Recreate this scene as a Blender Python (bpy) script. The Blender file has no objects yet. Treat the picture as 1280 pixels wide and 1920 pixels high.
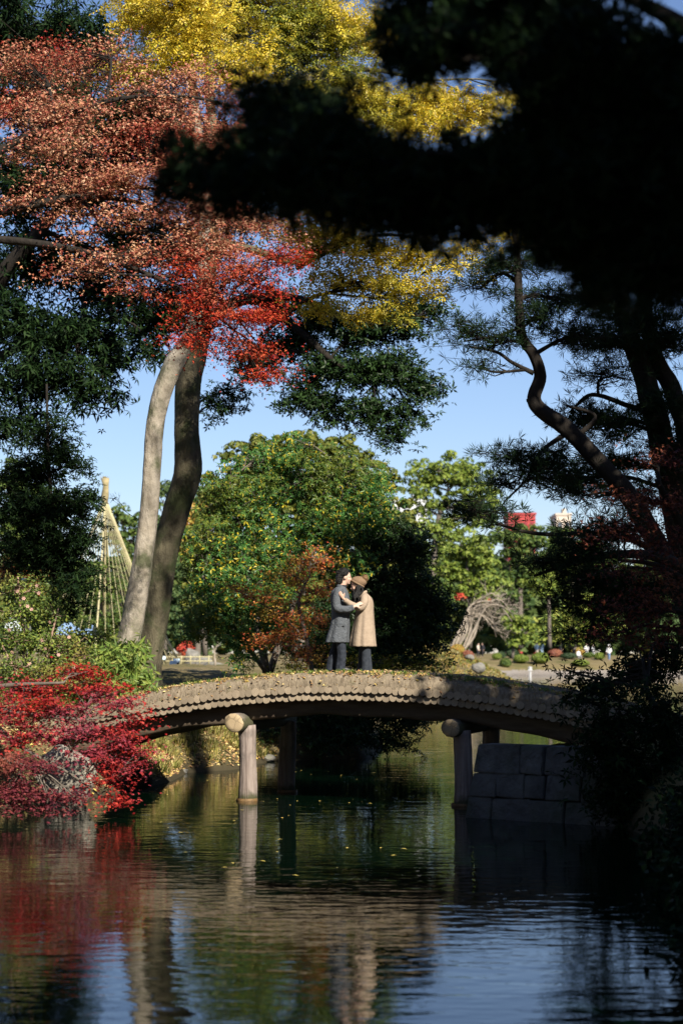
import bpy, bmesh, math, random
import numpy as np
from mathutils import Vector, Matrix
random.seed(7)
RNG = np.random.default_rng(11)
scene = bpy.context.scene
COL = scene.collection
# ---------------------------------------------------------------- camera
F = 3616.0
CAMZ = 2.5
PITCH = math.atan(265.0 / F)
cam_d = bpy.data.cameras.new('camera')
cam = bpy.data.objects.new('camera', cam_d)
COL.objects.link(cam)
cam.location = (0, 0, CAMZ)
cam.rotation_euler = (math.pi / 2 + PITCH, 0, 0)
cam_d.sensor_fit = 'VERTICAL'
cam_d.sensor_height = 36.0
cam_d.sensor_width = 24.0
cam_d.lens = F / 1920.0 * 36.0
cam_d.clip_start = 0.1
cam_d.clip_end = 6000
cam_d.dof.use_dof = True
cam_d.dof.focus_distance = 33.0
cam_d.dof.aperture_fstop = 1.7
scene.camera = cam
# ---------------------------------------------------------------- light
SUN_AZ = math.radians(28)     # to the right of straight behind the camera
SUN_EL = math.radians(36)
world = bpy.data.worlds.new('World')
scene.world = world
world.use_nodes = True
wn = world.node_tree
wn.nodes.clear()
sky = wn.nodes.new('ShaderNodeTexSky')
sky.sky_type = 'NISHITA'
sky.sun_disc = False
sky.sun_elevation = SUN_EL
sky.sun_rotation = math.pi - SUN_AZ
sky.air_density = 1.0
sky.dust_density = 0.2
sky.ozone_density = 4.0
bg = wn.nodes.new('ShaderNodeBackground')
bg.inputs['Strength'].default_value = 0.066
wo = wn.nodes.new('ShaderNodeOutputWorld')
skyc = wn.nodes.new('ShaderNodeMix'); skyc.data_type = 'RGBA'; skyc.blend_type = 'MULTIPLY'; skyc.inputs[0].default_value = 1.0
skyc.inputs[7].default_value = (1.0, 0.955, 1.05, 1.0)
wn.links.new(sky.outputs[0], skyc.inputs[6])
wn.links.new(skyc.outputs[2], bg.inputs[0])
wn.links.new(bg.outputs[0], wo.inputs[0])
sun_d = bpy.data.lights.new('sun', 'SUN')
sun = bpy.data.objects.new('sun', sun_d)
COL.objects.link(sun)
sun_d.energy = 5.0
sun_d.angle = math.radians(0.5)
sun_d.color = (1.0, 0.92, 0.79)
to_sun = Vector((math.sin(SUN_AZ) * math.cos(SUN_EL), -math.cos(SUN_AZ) * math.cos(SUN_EL), math.sin(SUN_EL)))
sun.rotation_euler = to_sun.to_track_quat('Z', 'Y').to_euler()
sun.location = (20, -30, 30)
vs = scene.view_settings
vs.view_transform = 'Standard'
vs.look = 'None'
vs.exposure = 0.9
vs.gamma = 1.0
vs.use_curve_mapping = False
cy = scene.cycles
cy.max_bounces = 6
cy.diffuse_bounces = 2
cy.glossy_bounces = 3
cy.transmission_bounces = 3
cy.transparent_max_bounces = 6
cy.sample_clamp_indirect = 4.0
cy.use_denoising = True
cy.caustics_reflective = False
cy.caustics_refractive = False
cy.use_adaptive_sampling = False

# ---------------------------------------------------------------- helpers
SP, CP = math.sin(PITCH), math.cos(PITCH)
def P(px, py, Y):
    """point of the world seen at photo pixel (px,py) at distance Y"""
    a = (px - 640.0) / F
    b = -(py - 960.0) / F
    dx, dy, dz = a, CP - b * SP, SP + b * CP
    k = Y / dy
    return np.array((dx * k, Y, CAMZ + dz * k))
def M(px, Y):
    return px * Y / F

def tag(o, label=None, cat=None, group=None, kind=None):
    if label: o['label'] = label
    if cat: o['category'] = cat
    if group: o['group'] = group
    if kind: o['kind'] = kind
    return o
def empty(name, loc, rz=0.0):
    o = bpy.data.objects.new(name, None)
    COL.objects.link(o)
    o.location = [float(v) for v in loc]
    o.rotation_euler = (0, 0, rz)
    o.empty_display_size = 0.3
    return o
def link(name, me, mat, parent=None, loc=None):
    """mesh in world coordinates; child keeps world placement"""
    o = bpy.data.objects.new(name, me)
    COL.objects.link(o)
    if mat is not None and len(me.materials) == 0:
        for m in (mat if isinstance(mat, (list, tuple)) else [mat]):
            me.materials.append(m)
    if parent is not None:
        o.parent = parent
    if loc is not None:
        o.location = [float(v) for v in loc]
    return o
def np_mesh(name, V, faces, smooth=False, mat_idx=None):
    """V (n,3); faces (m,k) array of equal k, or list of such arrays"""
    me = bpy.data.meshes.new(name)
    fl = faces if (isinstance(faces, list) and isinstance(faces[0], np.ndarray)) else [np.asarray(faces)]
    fl = [np.asarray(f, dtype=np.int32) for f in fl if len(f)]
    V = np.asarray(V, dtype=np.float32)
    me.vertices.add(len(V))
    me.vertices.foreach_set('co', V.ravel())
    nl = sum(f.size for f in fl)
    nf = sum(len(f) for f in fl)
    me.loops.add(nl)
    me.loops.foreach_set('vertex_index', np.concatenate([f.ravel() for f in fl]))
    me.polygons.add(nf)
    starts, tot = [], 0
    for f in fl:
        starts.append(tot + np.arange(len(f)) * f.shape[1]); tot += f.size
    me.polygons.foreach_set('loop_start', np.concatenate(starts).astype(np.int32))
    me.polygons.foreach_set('use_smooth', np.full(nf, bool(smooth)))
    if mat_idx is not None:
        me.polygons.foreach_set('material_index', np.asarray(mat_idx, dtype=np.int32))
    me.update(calc_edges=True)
    return me
def norm(a):
    return a / np.maximum(np.linalg.norm(a, axis=-1, keepdims=True), 1e-9)

class Geo:
    """collects vertices and quads/tris of one mesh"""
    def __init__(s):
        s.V = []; s.Q = []; s.T = []; s.n = 0
    def add(s, V, Q=None, T=None):
        V = np.asarray(V, dtype=float).reshape(-1, 3)
        if Q is not None and len(Q): s.Q.append(np.asarray(Q) + s.n)
        if T is not None and len(T): s.T.append(np.asarray(T) + s.n)
        s.V.append(V); s.n += len(V)
    def mesh(s, name, smooth=False):
        fl = []
        if s.Q: fl.append(np.concatenate(s.Q))
        if s.T: fl.append(np.concatenate(s.T))
        return np_mesh(name, np.concatenate(s.V), fl, smooth)
    def tube(s, pts, rad, n=8, cap=True, ry=None, wob=0.0, seed=0, flat_axis=None, flute=0.0):
        """generalised tube; rad list; ry optional second radius list"""
        pts = np.asarray(pts, float); m = len(pts)
        rad = np.broadcast_to(np.asarray(rad, float), (m,))
        ryy = rad if ry is None else np.broadcast_to(np.asarray(ry, float), (m,))
        t = np.gradient(pts, axis=0); t = norm(t)
        ref = np.array((0., 1., 0.)) if flat_axis is None else np.asarray(flat_axis, float)
        if abs(t[:, 1]).mean() > 0.8 and flat_axis is None: ref = np.array((0., 0., 1.))
        b = norm(np.cross(t, ref)); c = norm(np.cross(b, t))
        th = np.arange(n) * 2 * math.pi / n
        r = np.random.default_rng(seed)
        w = 1 + wob * (r.random((m, n)) - .5) * 2 if wob else np.ones((m, n))
        if flute:
            q = np.linspace(0, 1, m)[:, None] * 18; tt = th[None, :]
            w = w * (1 + flute * (.5 * np.sin(3 * tt + q * .7) + .4 * np.sin(5 * tt - q * 1.1 + seed) + .5 * np.sin(q * 2.1 + tt) + .35 * np.sin(9 * tt + q * 2.7)))
            w[:3] *= 1 + np.array([.30, .16, .06])[:, None] * (.6 + .4 * np.sin(4 * tt + seed))
        V = pts[:, None, :] + (np.cos(th)[None, :, None] * b[:, None, :] * rad[:, None, None] + np.sin(th)[None, :, None] * c[:, None, :] * ryy[:, None, None]) * w[:, :, None]
        i = np.arange(m - 1)[:, None] * n; j = np.arange(n)[None, :]
        a = i + j; bq = i + (j + 1) % n
        Q = np.stack([a, bq, bq + n, a + n], -1).reshape(-1, 4)
        V = V.reshape(-1, 3); T = None
        if cap:
            V = np.concatenate([V, pts[:1], pts[-1:]])
            k0, k1 = m * n, m * n + 1
            jj = np.arange(n)
            T = np.concatenate([np.stack([np.full(n, k0), (jj + 1) % n, jj], -1),
                                np.stack([np.full(n, k1), (m - 1) * n + jj, (m - 1) * n + (jj + 1) % n], -1)])
        s.add(V, Q, T)
    def segs(s, A, B, ra, rb):
        """many 3-sided twigs at once"""
        A = np.asarray(A); B = np.asarray(B); n = len(A)
        if n == 0: return
        t = norm(B - A)
        ref = np.where(np.abs(t[:, 2:3]) > .9, np.array([[1., 0, 0]]), np.array([[0, 0, 1.]]))
        b = norm(np.cross(t, ref)); c = np.cross(b, t)
        ra = np.broadcast_to(np.asarray(ra, float), (n,)); rb = np.broadcast_to(np.asarray(rb, float), (n,))
        V = []
        for k in range(3):
            th = k * 2 * math.pi / 3
            V.append(A + (math.cos(th) * b + math.sin(th) * c) * ra[:, None])
        for k in range(3):
            th = k * 2 * math.pi / 3
            V.append(B + (math.cos(th) * b + math.sin(th) * c) * rb[:, None])
        V = np.stack(V, 1).reshape(-1, 3)
        o = np.arange(n)[:, None] * 6
        Q = np.concatenate([o + np.array([[k, (k + 1) % 3, 3 + (k + 1) % 3, 3 + k]]) for k in range(3)])
        s.add(V, Q)
    def box(s, c, d, rot=None, jit=0.0, rng=None):
        c = np.asarray(c, float); d = np.asarray(d, float) / 2
        V = np.array([(x, y, z) for z in (-1, 1) for y in (-1, 1) for x in (-1, 1)], float) * d
        if jit: V += (rng or RNG).uniform(-jit, jit, V.shape)
        if rot is not None: V = V @ np.asarray(rot).T
        V = V + c
        Q = [(0, 2, 3, 1), (4, 5, 7, 6), (0, 1, 5, 4), (2, 6, 7, 3), (0, 4, 6, 2), (1, 3, 7, 5)]
        s.add(V, Q)
def smooth_path(pts, k=4):
    """Catmull-Rom through rows (any width)"""
    pts = np.asarray(pts, float)
    if len(pts) < 3: return np.stack([pts[0] + (pts[-1] - pts[0]) * i / k for i in range(k + 1)])
    p = np.concatenate([[2 * pts[0] - pts[1]], pts, [2 * pts[-1] - pts[-2]]])
    out = []
    for i in range(1, len(p) - 2):
        for j in range(k):
            t = j / k
            out.append(.5 * ((2 * p[i]) + (-p[i - 1] + p[i + 1]) * t + (2 * p[i - 1] - 5 * p[i] + 4 * p[i + 1] - p[i + 2]) * t * t + (-p[i - 1] + 3 * p[i] - 3 * p[i + 1] + p[i + 2]) * t ** 3))
    out.append(pts[-1])
    return np.array(out)

# leaf templates: verts in (along, across, up), faces
TPL = {
    'oval': (np.array([(-.5, 0, 0), (0, -.27, .07), (.55, 0, -.03), (0, .27, .07)]), np.array([(0, 1, 2, 3)])),
    'long': (np.array([(-.5, 0, 0), (-.05, -.15, .05), (.6, 0, -.08), (-.05, .15, .05)]), np.array([(0, 1, 2, 3)])),
    'clump': (np.array([(-.5, -.1, 0), (0, -.4, .15), (.5, .05, 0), (.05, .42, .12)]), np.array([(0, 1, 2, 3)])),
}
def _star(tips, notch):
    V = []
    for k, (a, L) in enumerate(tips):
        a2 = tips[(k + 1) % len(tips)][0]; 
        if a2 < a: a2 += 360
        V.append((math.cos(math.radians(a)) * L, math.sin(math.radians(a)) * L, -.07))
        m = math.radians((a + a2) / 2); nl = notch if a2 - a < 130 else .08
        V.append((math.cos(m) * nl, math.sin(m) * nl, .04))
    return np.array(V), np.array([tuple(range(len(V)))])
TPL['maple'] = _star([(0, .62), (52, .55), (112, .42), (248, .42), (308, .55)], .2)
TPL['maple3'] = _star([(0, .62), (70, .52), (290, .52)], .22)
def _blade(o, a, L, w, droop, z=0.0):
    d = np.array((math.cos(a), math.sin(a), 0)); n = np.array((-d[1], d[0], 0)); o = np.array((o[0], o[1], z))
    return [o, o + d * L * .5 - n * w + (0, 0, .03 - droop * .3), o + d * L + (0, 0, -droop), o + d * L * .5 + n * w + (0, 0, .03 - droop * .3)]
def _spray(k, L, w, droop):
    V = []
    for i in range(k): V += _blade((0, 0), i * 2 * math.pi / k + .5 * math.sin(i * 7), L * (.85 + .25 * math.sin(i * 3.3)), w, droop * (1 + .6 * math.sin(i * 5)), .03 * math.sin(i * 4))
    return np.array(V), np.arange(4 * k).reshape(-1, 4)
def _pinnate():
    V = []
    for i in range(3):
        x = -.5 + i * .27
        for sgn in (-1, 1): V += _blade((x + .06 * (sgn + 1), 0), sgn * 1.0, .34, .075, .07, -.05 * i * i * .4)
    V += _blade((.28, 0), 0, .36, .08, .1, -.1)
    return np.array(V), np.arange(28).reshape(-1, 4)
TPL['spray'] = _spray(5, .52, .085, .12)
TPL['hang'] = _spray(5, .56, .07, .30)
TPL['pinnate'] = _pinnate()
def leaf_mesh(name, C, size, N, shape='oval'):
    T, Fc = TPL[shape]
    n = len(C)
    N = norm(N)
    r = norm(RNG.normal(size=(n, 3)))
    t = norm(np.cross(N, r)); b = np.cross(N, t)
    size = np.broadcast_to(np.asarray(size, float), (n,))
    V = C[:, None, :] + size[:, None, None] * (T[None, :, 0:1] * t[:, None, :] + T[None, :, 1:2] * b[:, None, :] + T[None, :, 2:3] * N[:, None, :])
    Q = (np.arange(n)[:, None, None] * len(T) + Fc[None]).reshape(-1, Fc.shape[1])
    return np_mesh(name, V.reshape(-1, 3), Q)
def needle_mesh(name, C, D, length, k=16, width=.005, spread=1.0):
    """starburst tufts of needles round direction D"""
    n = len(C)
    D = norm(D)
    d = norm(D[:, None, :] * RNG.uniform(.1, 1.0, (n, k, 1)) / spread + norm(RNG.normal(size=(n, k, 3))))
    L = length * RNG.uniform(.7, 1.1, (n, k, 1))
    side = norm(np.cross(d, norm(RNG.normal(size=(n, k, 3))))) * width
    c = C[:, None, :] + d * L * .04
    mid = c + d * L * .5
    V = np.stack([c - side * .5, mid - side, c + d * L, mid + side], 2).reshape(-1, 3)
    Q = np.arange(n * k * 4).reshape(-1, 4)
    return np_mesh(name, V, Q)

# ---------------------------------------------------------------- materials
def new_mat(name):
    m = bpy.data.materials.new(name); m.use_nodes = True
    nt = m.node_tree
    return m, nt, nt.nodes['Principled BSDF'], nt.nodes['Material Output']
def rgb(c): return (c[0], c[1], c[2], 1.0)
def ramp(nt, stops, interp='LINEAR'):
    r = nt.nodes.new('ShaderNodeValToRGB')
    r.color_ramp.interpolation = interp
    e = r.color_ramp.elements
    while len(e) > 1: e.remove(e[0])
    e[0].position = stops[0][0]; e[0].color = rgb(stops[0][1])
    for p, c in stops[1:]:
        x = e.new(p); x.color = rgb(c)
    return r
def noise(nt, scale, detail=4, rough=.55, dist=0.0, vec=None, obj=False, stretch=None):
    tc = nt.nodes.new('ShaderNodeTexCoord') if vec is None else None
    n = nt.nodes.new('ShaderNodeTexNoise')
    n.inputs['Scale'].default_value = scale
    n.inputs['Detail'].default_value = detail
    n.inputs['Roughness'].default_value = rough
    n.inputs['Distortion'].default_value = dist
    src = vec if vec is not None else tc.outputs['Object']
    if stretch is not None:
        mp = nt.nodes.new('ShaderNodeMapping')
        mp.inputs['Scale'].default_value = stretch
        nt.links.new(src, mp.inputs[0]); src = mp.outputs[0]
    nt.links.new(src, n.inputs['Vector'])
    return n
def mixc(nt, fac, a, b):
    m = nt.nodes.new('ShaderNodeMix'); m.data_type = 'RGBA'
    if isinstance(fac, float): m.inputs[0].default_value = fac
    else: nt.links.new(fac, m.inputs[0])
    for s, v in ((m.inputs[6], a), (m.inputs[7], b)):
        if isinstance(v, (tuple, list)): s.default_value = rgb(v)
        else: nt.links.new(v, s)
    return m.outputs[2]
def leaf_mat(name, cols, patch=None, pscale=.6, pr=(.45, .6), trans=.25, rough=.5, spec=.35):
    m, nt, b, out = new_mat(name)
    g = nt.nodes.new('ShaderNodeNewGeometry')
    n = len(cols)
    r = ramp(nt, [((i / n), c) for i, c in enumerate(cols)], 'CONSTANT')
    nt.links.new(g.outputs['Random Per Island'], r.inputs[0])
    col = r.outputs[0]
    if patch:
        k = len(patch)
        r2 = ramp(nt, [((i / k), c) for i, c in enumerate(patch)], 'CONSTANT')
        nt.links.new(g.outputs['Random Per Island'], r2.inputs[0])
        ns = noise(nt, pscale, 3)
        mr = nt.nodes.new('ShaderNodeMapRange')
        mr.inputs[1].default_value = pr[0]; mr.inputs[2].default_value = pr[1]
        nt.links.new(ns.outputs[0], mr.inputs[0])
        col = mixc(nt, mr.outputs[0], col, r2.outputs[0])
    nt.links.new(col, b.inputs['Base Color'])
    b.inputs['Roughness'].default_value = rough
    b.inputs['Specular IOR Level'].default_value = spec
    tr = nt.nodes.new('ShaderNodeBsdfTranslucent')
    nt.links.new(col, tr.inputs[0])
    mx = nt.nodes.new('ShaderNodeMixShader'); mx.inputs[0].default_value = trans
    nt.links.new(b.outputs[0], mx.inputs[1]); nt.links.new(tr.outputs[0], mx.inputs[2])
    nt.links.new(mx.outputs[0], out.inputs[0])
    return m
def surf_mat(name, c1, c2, scale=8, rough=.85, bump=.4, bscale=None, stretch=None, c3=None, c3scale=2, c3r=(.5, .65), spec=.3, bdist=.02, detail=6):
    m, nt, b, out = new_mat(name)
    n = noise(nt, scale, detail, stretch=stretch)
    r = ramp(nt, [(.3, c1), (.7, c2)])
    nt.links.new(n.outputs[0], r.inputs[0])
    col = r.outputs[0]
    if c3:
        n3 = noise(nt, c3scale, 5)
        mr = nt.nodes.new('ShaderNodeMapRange'); mr.inputs[1].default_value = c3r[0]; mr.inputs[2].default_value = c3r[1]
        nt.links.new(n3.outputs[0], mr.inputs[0])
        col = mixc(nt, mr.outputs[0], col, c3)
    nt.links.new(col, b.inputs['Base Color'])
    b.inputs['Roughness'].default_value = rough
    b.inputs['Specular IOR Level'].default_value = spec
    if bump:
        nb = noise(nt, bscale or scale * 2, 6, .65, stretch=stretch)
        bp = nt.nodes.new('ShaderNodeBump'); bp.inputs['Strength'].default_value = bump; bp.inputs['Distance'].default_value = bdist
        nt.links.new(nb.outputs[0], bp.inputs['Height']); nt.links.new(bp.outputs[0], b.inputs['Normal'])
    return m
def plain(name, c, rough=.6, spec=.3, metal=0.0):
    return surf_mat(name, tuple(v * .85 for v in c), tuple(min(1, v * 1.12) for v in c), scale=14, rough=rough, bump=.08, spec=spec)

MT = {}
MT['salmon'] = leaf_mat('salmon_maple_leaf', [(.44, .18, .11), (.52, .26, .16), (.35, .11, .075), (.48, .24, .12), (.28, .065, .05), (.56, .34, .21)],
                        [(.26, .02, .018), (.32, .035, .02), (.20, .015, .015), (.36, .07, .03)], .55, (.52, .66), .14, .6, .12)
MT['scarlet'] = leaf_mat('scarlet_maple_leaf', [(.32, .024, .014), (.42, .045, .02), (.22, .013, .01), (.46, .09, .035)],
                         [(.36, .13, .07), (.30, .06, .04)], .7, (.55, .68), .14, .6, .12)
MT['crimson'] = leaf_mat('crimson_maple_leaf', [(.24, .012, .012), (.34, .022, .018), (.15, .008, .008), (.42, .05, .032), (.28, .018, .018)],
                         [(.22, .05, .08), (.26, .06, .08), (.16, .03, .05)], .8, (.5, .66), .05, .6, .12)
MT['plum'] = leaf_mat('plum_maple_leaf', [(.16, .03, .04), (.22, .05, .05), (.11, .02, .03)], [(.25, .08, .05)], .8, (.55, .7), .14, .6, .12)
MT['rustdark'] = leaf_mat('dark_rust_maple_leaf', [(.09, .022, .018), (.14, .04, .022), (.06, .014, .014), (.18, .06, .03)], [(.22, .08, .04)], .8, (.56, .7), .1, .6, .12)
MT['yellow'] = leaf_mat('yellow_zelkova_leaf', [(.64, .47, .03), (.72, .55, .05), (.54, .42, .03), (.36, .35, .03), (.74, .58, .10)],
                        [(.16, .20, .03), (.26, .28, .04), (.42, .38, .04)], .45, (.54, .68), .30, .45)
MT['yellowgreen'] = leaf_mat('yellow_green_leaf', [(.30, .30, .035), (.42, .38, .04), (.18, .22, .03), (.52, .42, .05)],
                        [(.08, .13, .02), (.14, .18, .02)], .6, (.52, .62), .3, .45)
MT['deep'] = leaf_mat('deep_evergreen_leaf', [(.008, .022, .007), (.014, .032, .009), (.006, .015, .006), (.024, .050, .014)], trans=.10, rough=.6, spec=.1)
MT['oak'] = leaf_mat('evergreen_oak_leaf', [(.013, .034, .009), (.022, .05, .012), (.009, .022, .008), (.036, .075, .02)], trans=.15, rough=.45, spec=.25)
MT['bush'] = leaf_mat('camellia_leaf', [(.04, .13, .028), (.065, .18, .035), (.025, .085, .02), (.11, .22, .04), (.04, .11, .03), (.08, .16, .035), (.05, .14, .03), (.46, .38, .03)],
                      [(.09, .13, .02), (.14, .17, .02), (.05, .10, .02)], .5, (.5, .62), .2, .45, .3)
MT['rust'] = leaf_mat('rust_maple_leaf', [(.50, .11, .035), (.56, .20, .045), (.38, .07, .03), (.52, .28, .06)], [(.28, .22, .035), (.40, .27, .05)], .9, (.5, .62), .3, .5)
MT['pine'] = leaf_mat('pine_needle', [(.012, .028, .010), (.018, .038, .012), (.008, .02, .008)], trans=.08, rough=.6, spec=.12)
MT['pinelit'] = leaf_mat('pine_needle_yellowing', [(.05, .075, .015), (.12, .12, .02), (.03, .055, .015)], trans=.15, rough=.5)
MT['farbright'] = leaf_mat('camphor_leaf', [(.14, .20, .025), (.19, .25, .035), (.08, .13, .02), (.23, .28, .045)], trans=.25, rough=.6)
MT['farmid'] = leaf_mat('mid_green_leaf', [(.06, .11, .018), (.09, .145, .025), (.035, .07, .014), (.13, .17, .03)], trans=.2, rough=.6)
MT['farolive'] = leaf_mat('olive_leaf', [(.10, .125, .016), (.14, .16, .02), (.055, .08, .012), (.18, .18, .025)], trans=.2, rough=.6)
MT['fardark'] = leaf_mat('far_wood_leaf', [(.035, .07, .02), (.05, .09, .025), (.08, .12, .03)], [(.11, .13, .03)], .05, (.5, .6), .15, .7)
MT['niwaki'] = leaf_mat('garden_pine_pad', [(.22, .27, .04), (.16, .22, .04), (.30, .32, .06), (.10, .16, .03)], trans=.2, rough=.6)
MT['shrublow'] = leaf_mat('azalea_leaf', [(.16, .22, .04), (.10, .16, .03), (.24, .28, .05), (.07, .11, .025)], [(.26, .24, .05), (.32, .22, .07)], .9, (.52, .66), .25, .5)
MT['clipped'] = leaf_mat('clipped_azalea_leaf', [(.13, .18, .02), (.17, .22, .03), (.09, .13, .018)], trans=.15, rough=.6)
MT['clipdark'] = leaf_mat('clipped_dark_leaf', [(.02, .045, .015), (.035, .06, .02)], trans=.1, rough=.6)
MT['reddish'] = leaf_mat('reddish_shrub_leaf', [(.28, .09, .06), (.34, .14, .07), (.20, .08, .05)], trans=.2, rough=.6)
MT['vivid'] = leaf_mat('vivid_red_leaf', [(.50, .06, .04), (.42, .04, .03), (.56, .12, .05)], trans=.25, rough=.6)
MT['gold'] = leaf_mat('golden_shrub_leaf', [(.42, .28, .05), (.34, .26, .05), (.26, .24, .05), (.46, .24, .06)], trans=.25, rough=.6)
MT['grass'] = leaf_mat('bank_grass_blade', [(.40, .34, .11), (.34, .33, .09), (.18, .22, .05), (.54, .45, .20)], trans=.3, rough=.5)
MT['grassgreen'] = leaf_mat('green_grass_blade', [(.14, .22, .04), (.20, .28, .05), (.09, .15, .03), (.26, .30, .07)], trans=.3, rough=.5)
MT['litter'] = leaf_mat('fallen_leaf', [(.55, .40, .10), (.42, .27, .10), (.30, .17, .07), (.62, .48, .20), (.22, .12, .06), (.50, .36, .18), (.36, .24, .12)], trans=.1, rough=.6)
MT['floatleaf'] = plain('floating_leaf_yellow', (.62, .48, .12))
MT['bark'] = surf_mat('pale_bark', (.22, .19, .145), (.42, .375, .31), 5, .9, 1.0, 14, (1, 1, .45), (.10, .105, .06), 2.2, (.48, .66), bdist=.05)
MT['bark2'] = surf_mat('mossy_bark', (.06, .052, .034), (.17, .15, .095), 5, .9, 1.0, 13, (1, 1, .4), (.05, .06, .025), 2.2, (.45, .62), bdist=.06)
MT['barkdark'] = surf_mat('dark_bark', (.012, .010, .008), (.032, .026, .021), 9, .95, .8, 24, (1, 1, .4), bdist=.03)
MT['twig'] = surf_mat('grey_twig', (.09, .075, .06), (.17, .145, .12), 20, .9, .2)
MT['palebranch'] = surf_mat('pale_bare_branch', (.24, .20, .155), (.36, .31, .25), 5, .9, .2)
MT['pinkstem'] = surf_mat('pinkish_stem', (.24, .15, .11), (.34, .23, .18), 20, .9, .2)
MT['deadfrond'] = surf_mat('dry_stem', (.30, .20, .10), (.42, .30, .16), 20, .9, .2)
MT['rock'] = surf_mat('garden_rock', (.13, .125, .11), (.25, .235, .205), 3.5, .9, .8, 9, None, (.14, .14, .10), 2.5, (.55, .7), bdist=.06)
MT['rockpale'] = surf_mat('pale_rock', (.22, .20, .165), (.38, .345, .29), 4, .9, .8, 10, None, (.26, .26, .20), 3, (.55, .7), bdist=.06)
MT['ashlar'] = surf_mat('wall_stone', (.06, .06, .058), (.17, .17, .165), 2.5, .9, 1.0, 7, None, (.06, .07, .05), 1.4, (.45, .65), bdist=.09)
MT['soil'] = surf_mat('packed_soil', (.20, .15, .10), (.34, .27, .19), 12, .95, .8, 40, None, (.12, .13, .05), 3, (.55, .7), bdist=.03)
MT['thatch'] = surf_mat('cut_straw_edge', (.16, .125, .085), (.34, .28, .20), 26, .95, .9, 60, (1, 1, .25), (.20, .18, .09), 4, (.58, .72), bdist=.03)
MT['logside'] = surf_mat('bridge_log_bark', (.12, .09, .06), (.22, .17, .12), 12, .9, .6, 30)
MT['girder'] = surf_mat('weathered_girder', (.09, .065, .045), (.17, .13, .09), 6, .85, .6, 20, (.2, 1, 2), bdist=.02)
MT['pillar'] = surf_mat('weathered_pillar', (.17, .13, .11), (.36, .30, .265), 16, .85, 1.0, 30, (1, 1, .06), (.14, .12, .105), 3, (.5, .7), bdist=.03)
_nt = MT['pillar'].node_tree; _b = _nt.nodes['Principled BSDF']; _src = _b.inputs['Base Color'].links[0].from_socket
_tc = _nt.nodes.new('ShaderNodeTexCoord'); _sp = _nt.nodes.new('ShaderNodeSeparateXYZ'); _nt.links.new(_tc.outputs['Object'], _sp.inputs[0])
_nn = noise(_nt, 9, 4); _ad = _nt.nodes.new('ShaderNodeMath'); _ad.operation = 'MULTIPLY_ADD'; _nt.links.new(_nn.outputs[0], _ad.inputs[0]); _ad.inputs[1].default_value = -.25; _nt.links.new(_sp.outputs['Z'], _ad.inputs[2])
_mr = _nt.nodes.new('ShaderNodeMapRange'); _mr.inputs[1].default_value = -.08; _mr.inputs[2].default_value = .06; _nt.links.new(_ad.outputs[0], _mr.inputs[0])
_nt.links.new(mixc(_nt, _mr.outputs[0], (.07, .07, .035), _src), _b.inputs['Base Color'])
MT['waterline'] = surf_mat('wet_moss', (.10, .06, .025), (.20, .12, .05), 20, .6, .5)

def log_end_mat(name, c1, c2, crack=True):
    m, nt, b, out = new_mat(name)
    tc = nt.nodes.new('ShaderNodeTexCoord')
    n = noise(nt, 9, 5, vec=tc.outputs['Object'])
    r = ramp(nt, [(.3, c1), (.7, c2)])
    nt.links.new(n.outputs[0], r.inputs[0])
    w = nt.nodes.new('ShaderNodeTexWave'); w.wave_type = 'RINGS'; w.rings_direction = 'Y'
    w.inputs['Scale'].default_value = 14; w.inputs['Distortion'].default_value = 1.5; w.inputs['Detail'].default_value = 2
    nt.links.new(tc.outputs['Object'], w.inputs['Vector'])
    col = mixc(nt, w.outputs['Fac'], r.outputs[0], tuple(v * .92 for v in c1))
    if crack:
        v = nt.nodes.new('ShaderNodeTexVoronoi'); v.feature = 'DISTANCE_TO_EDGE'; v.inputs['Scale'].default_value = 6
        nt.links.new(tc.outputs['Object'], v.inputs['Vector'])
        mr = nt.nodes.new('ShaderNodeMapRange'); mr.inputs[1].default_value = .0; mr.inputs[2].default_value = .04
        mr.inputs[3].default_value = 1; mr.inputs[4].default_value = 0
        nt.links.new(v.outputs['Distance'], mr.inputs[0])
        col = mixc(nt, mr.outputs[0], col, tuple(v_ * .45 for v_ in c1))
    oi = nt.nodes.new('ShaderNodeObjectInfo')
    hs = nt.nodes.new('ShaderNodeHueSaturation')
    mr2 = nt.nodes.new('ShaderNodeMapRange'); mr2.inputs[3].default_value = .72; mr2.inputs[4].default_value = 1.12
    nt.links.new(oi.outputs['Random'], mr2.inputs[0]); nt.links.new(mr2.outputs[0], hs.inputs['Value'])
    nt.links.new(col, hs.inputs['Color']); nt.links.new(hs.outputs[0], b.inputs['Base Color'])
    b.inputs['Roughness'].default_value = .85
    return m
MT['logend'] = log_end_mat('cut_log_end', (.27, .215, .15), (.42, .34, .24), False)
MT['beamend'] = log_end_mat('big_cut_log_end', (.36, .27, .16), (.46, .36, .22), True)
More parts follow.
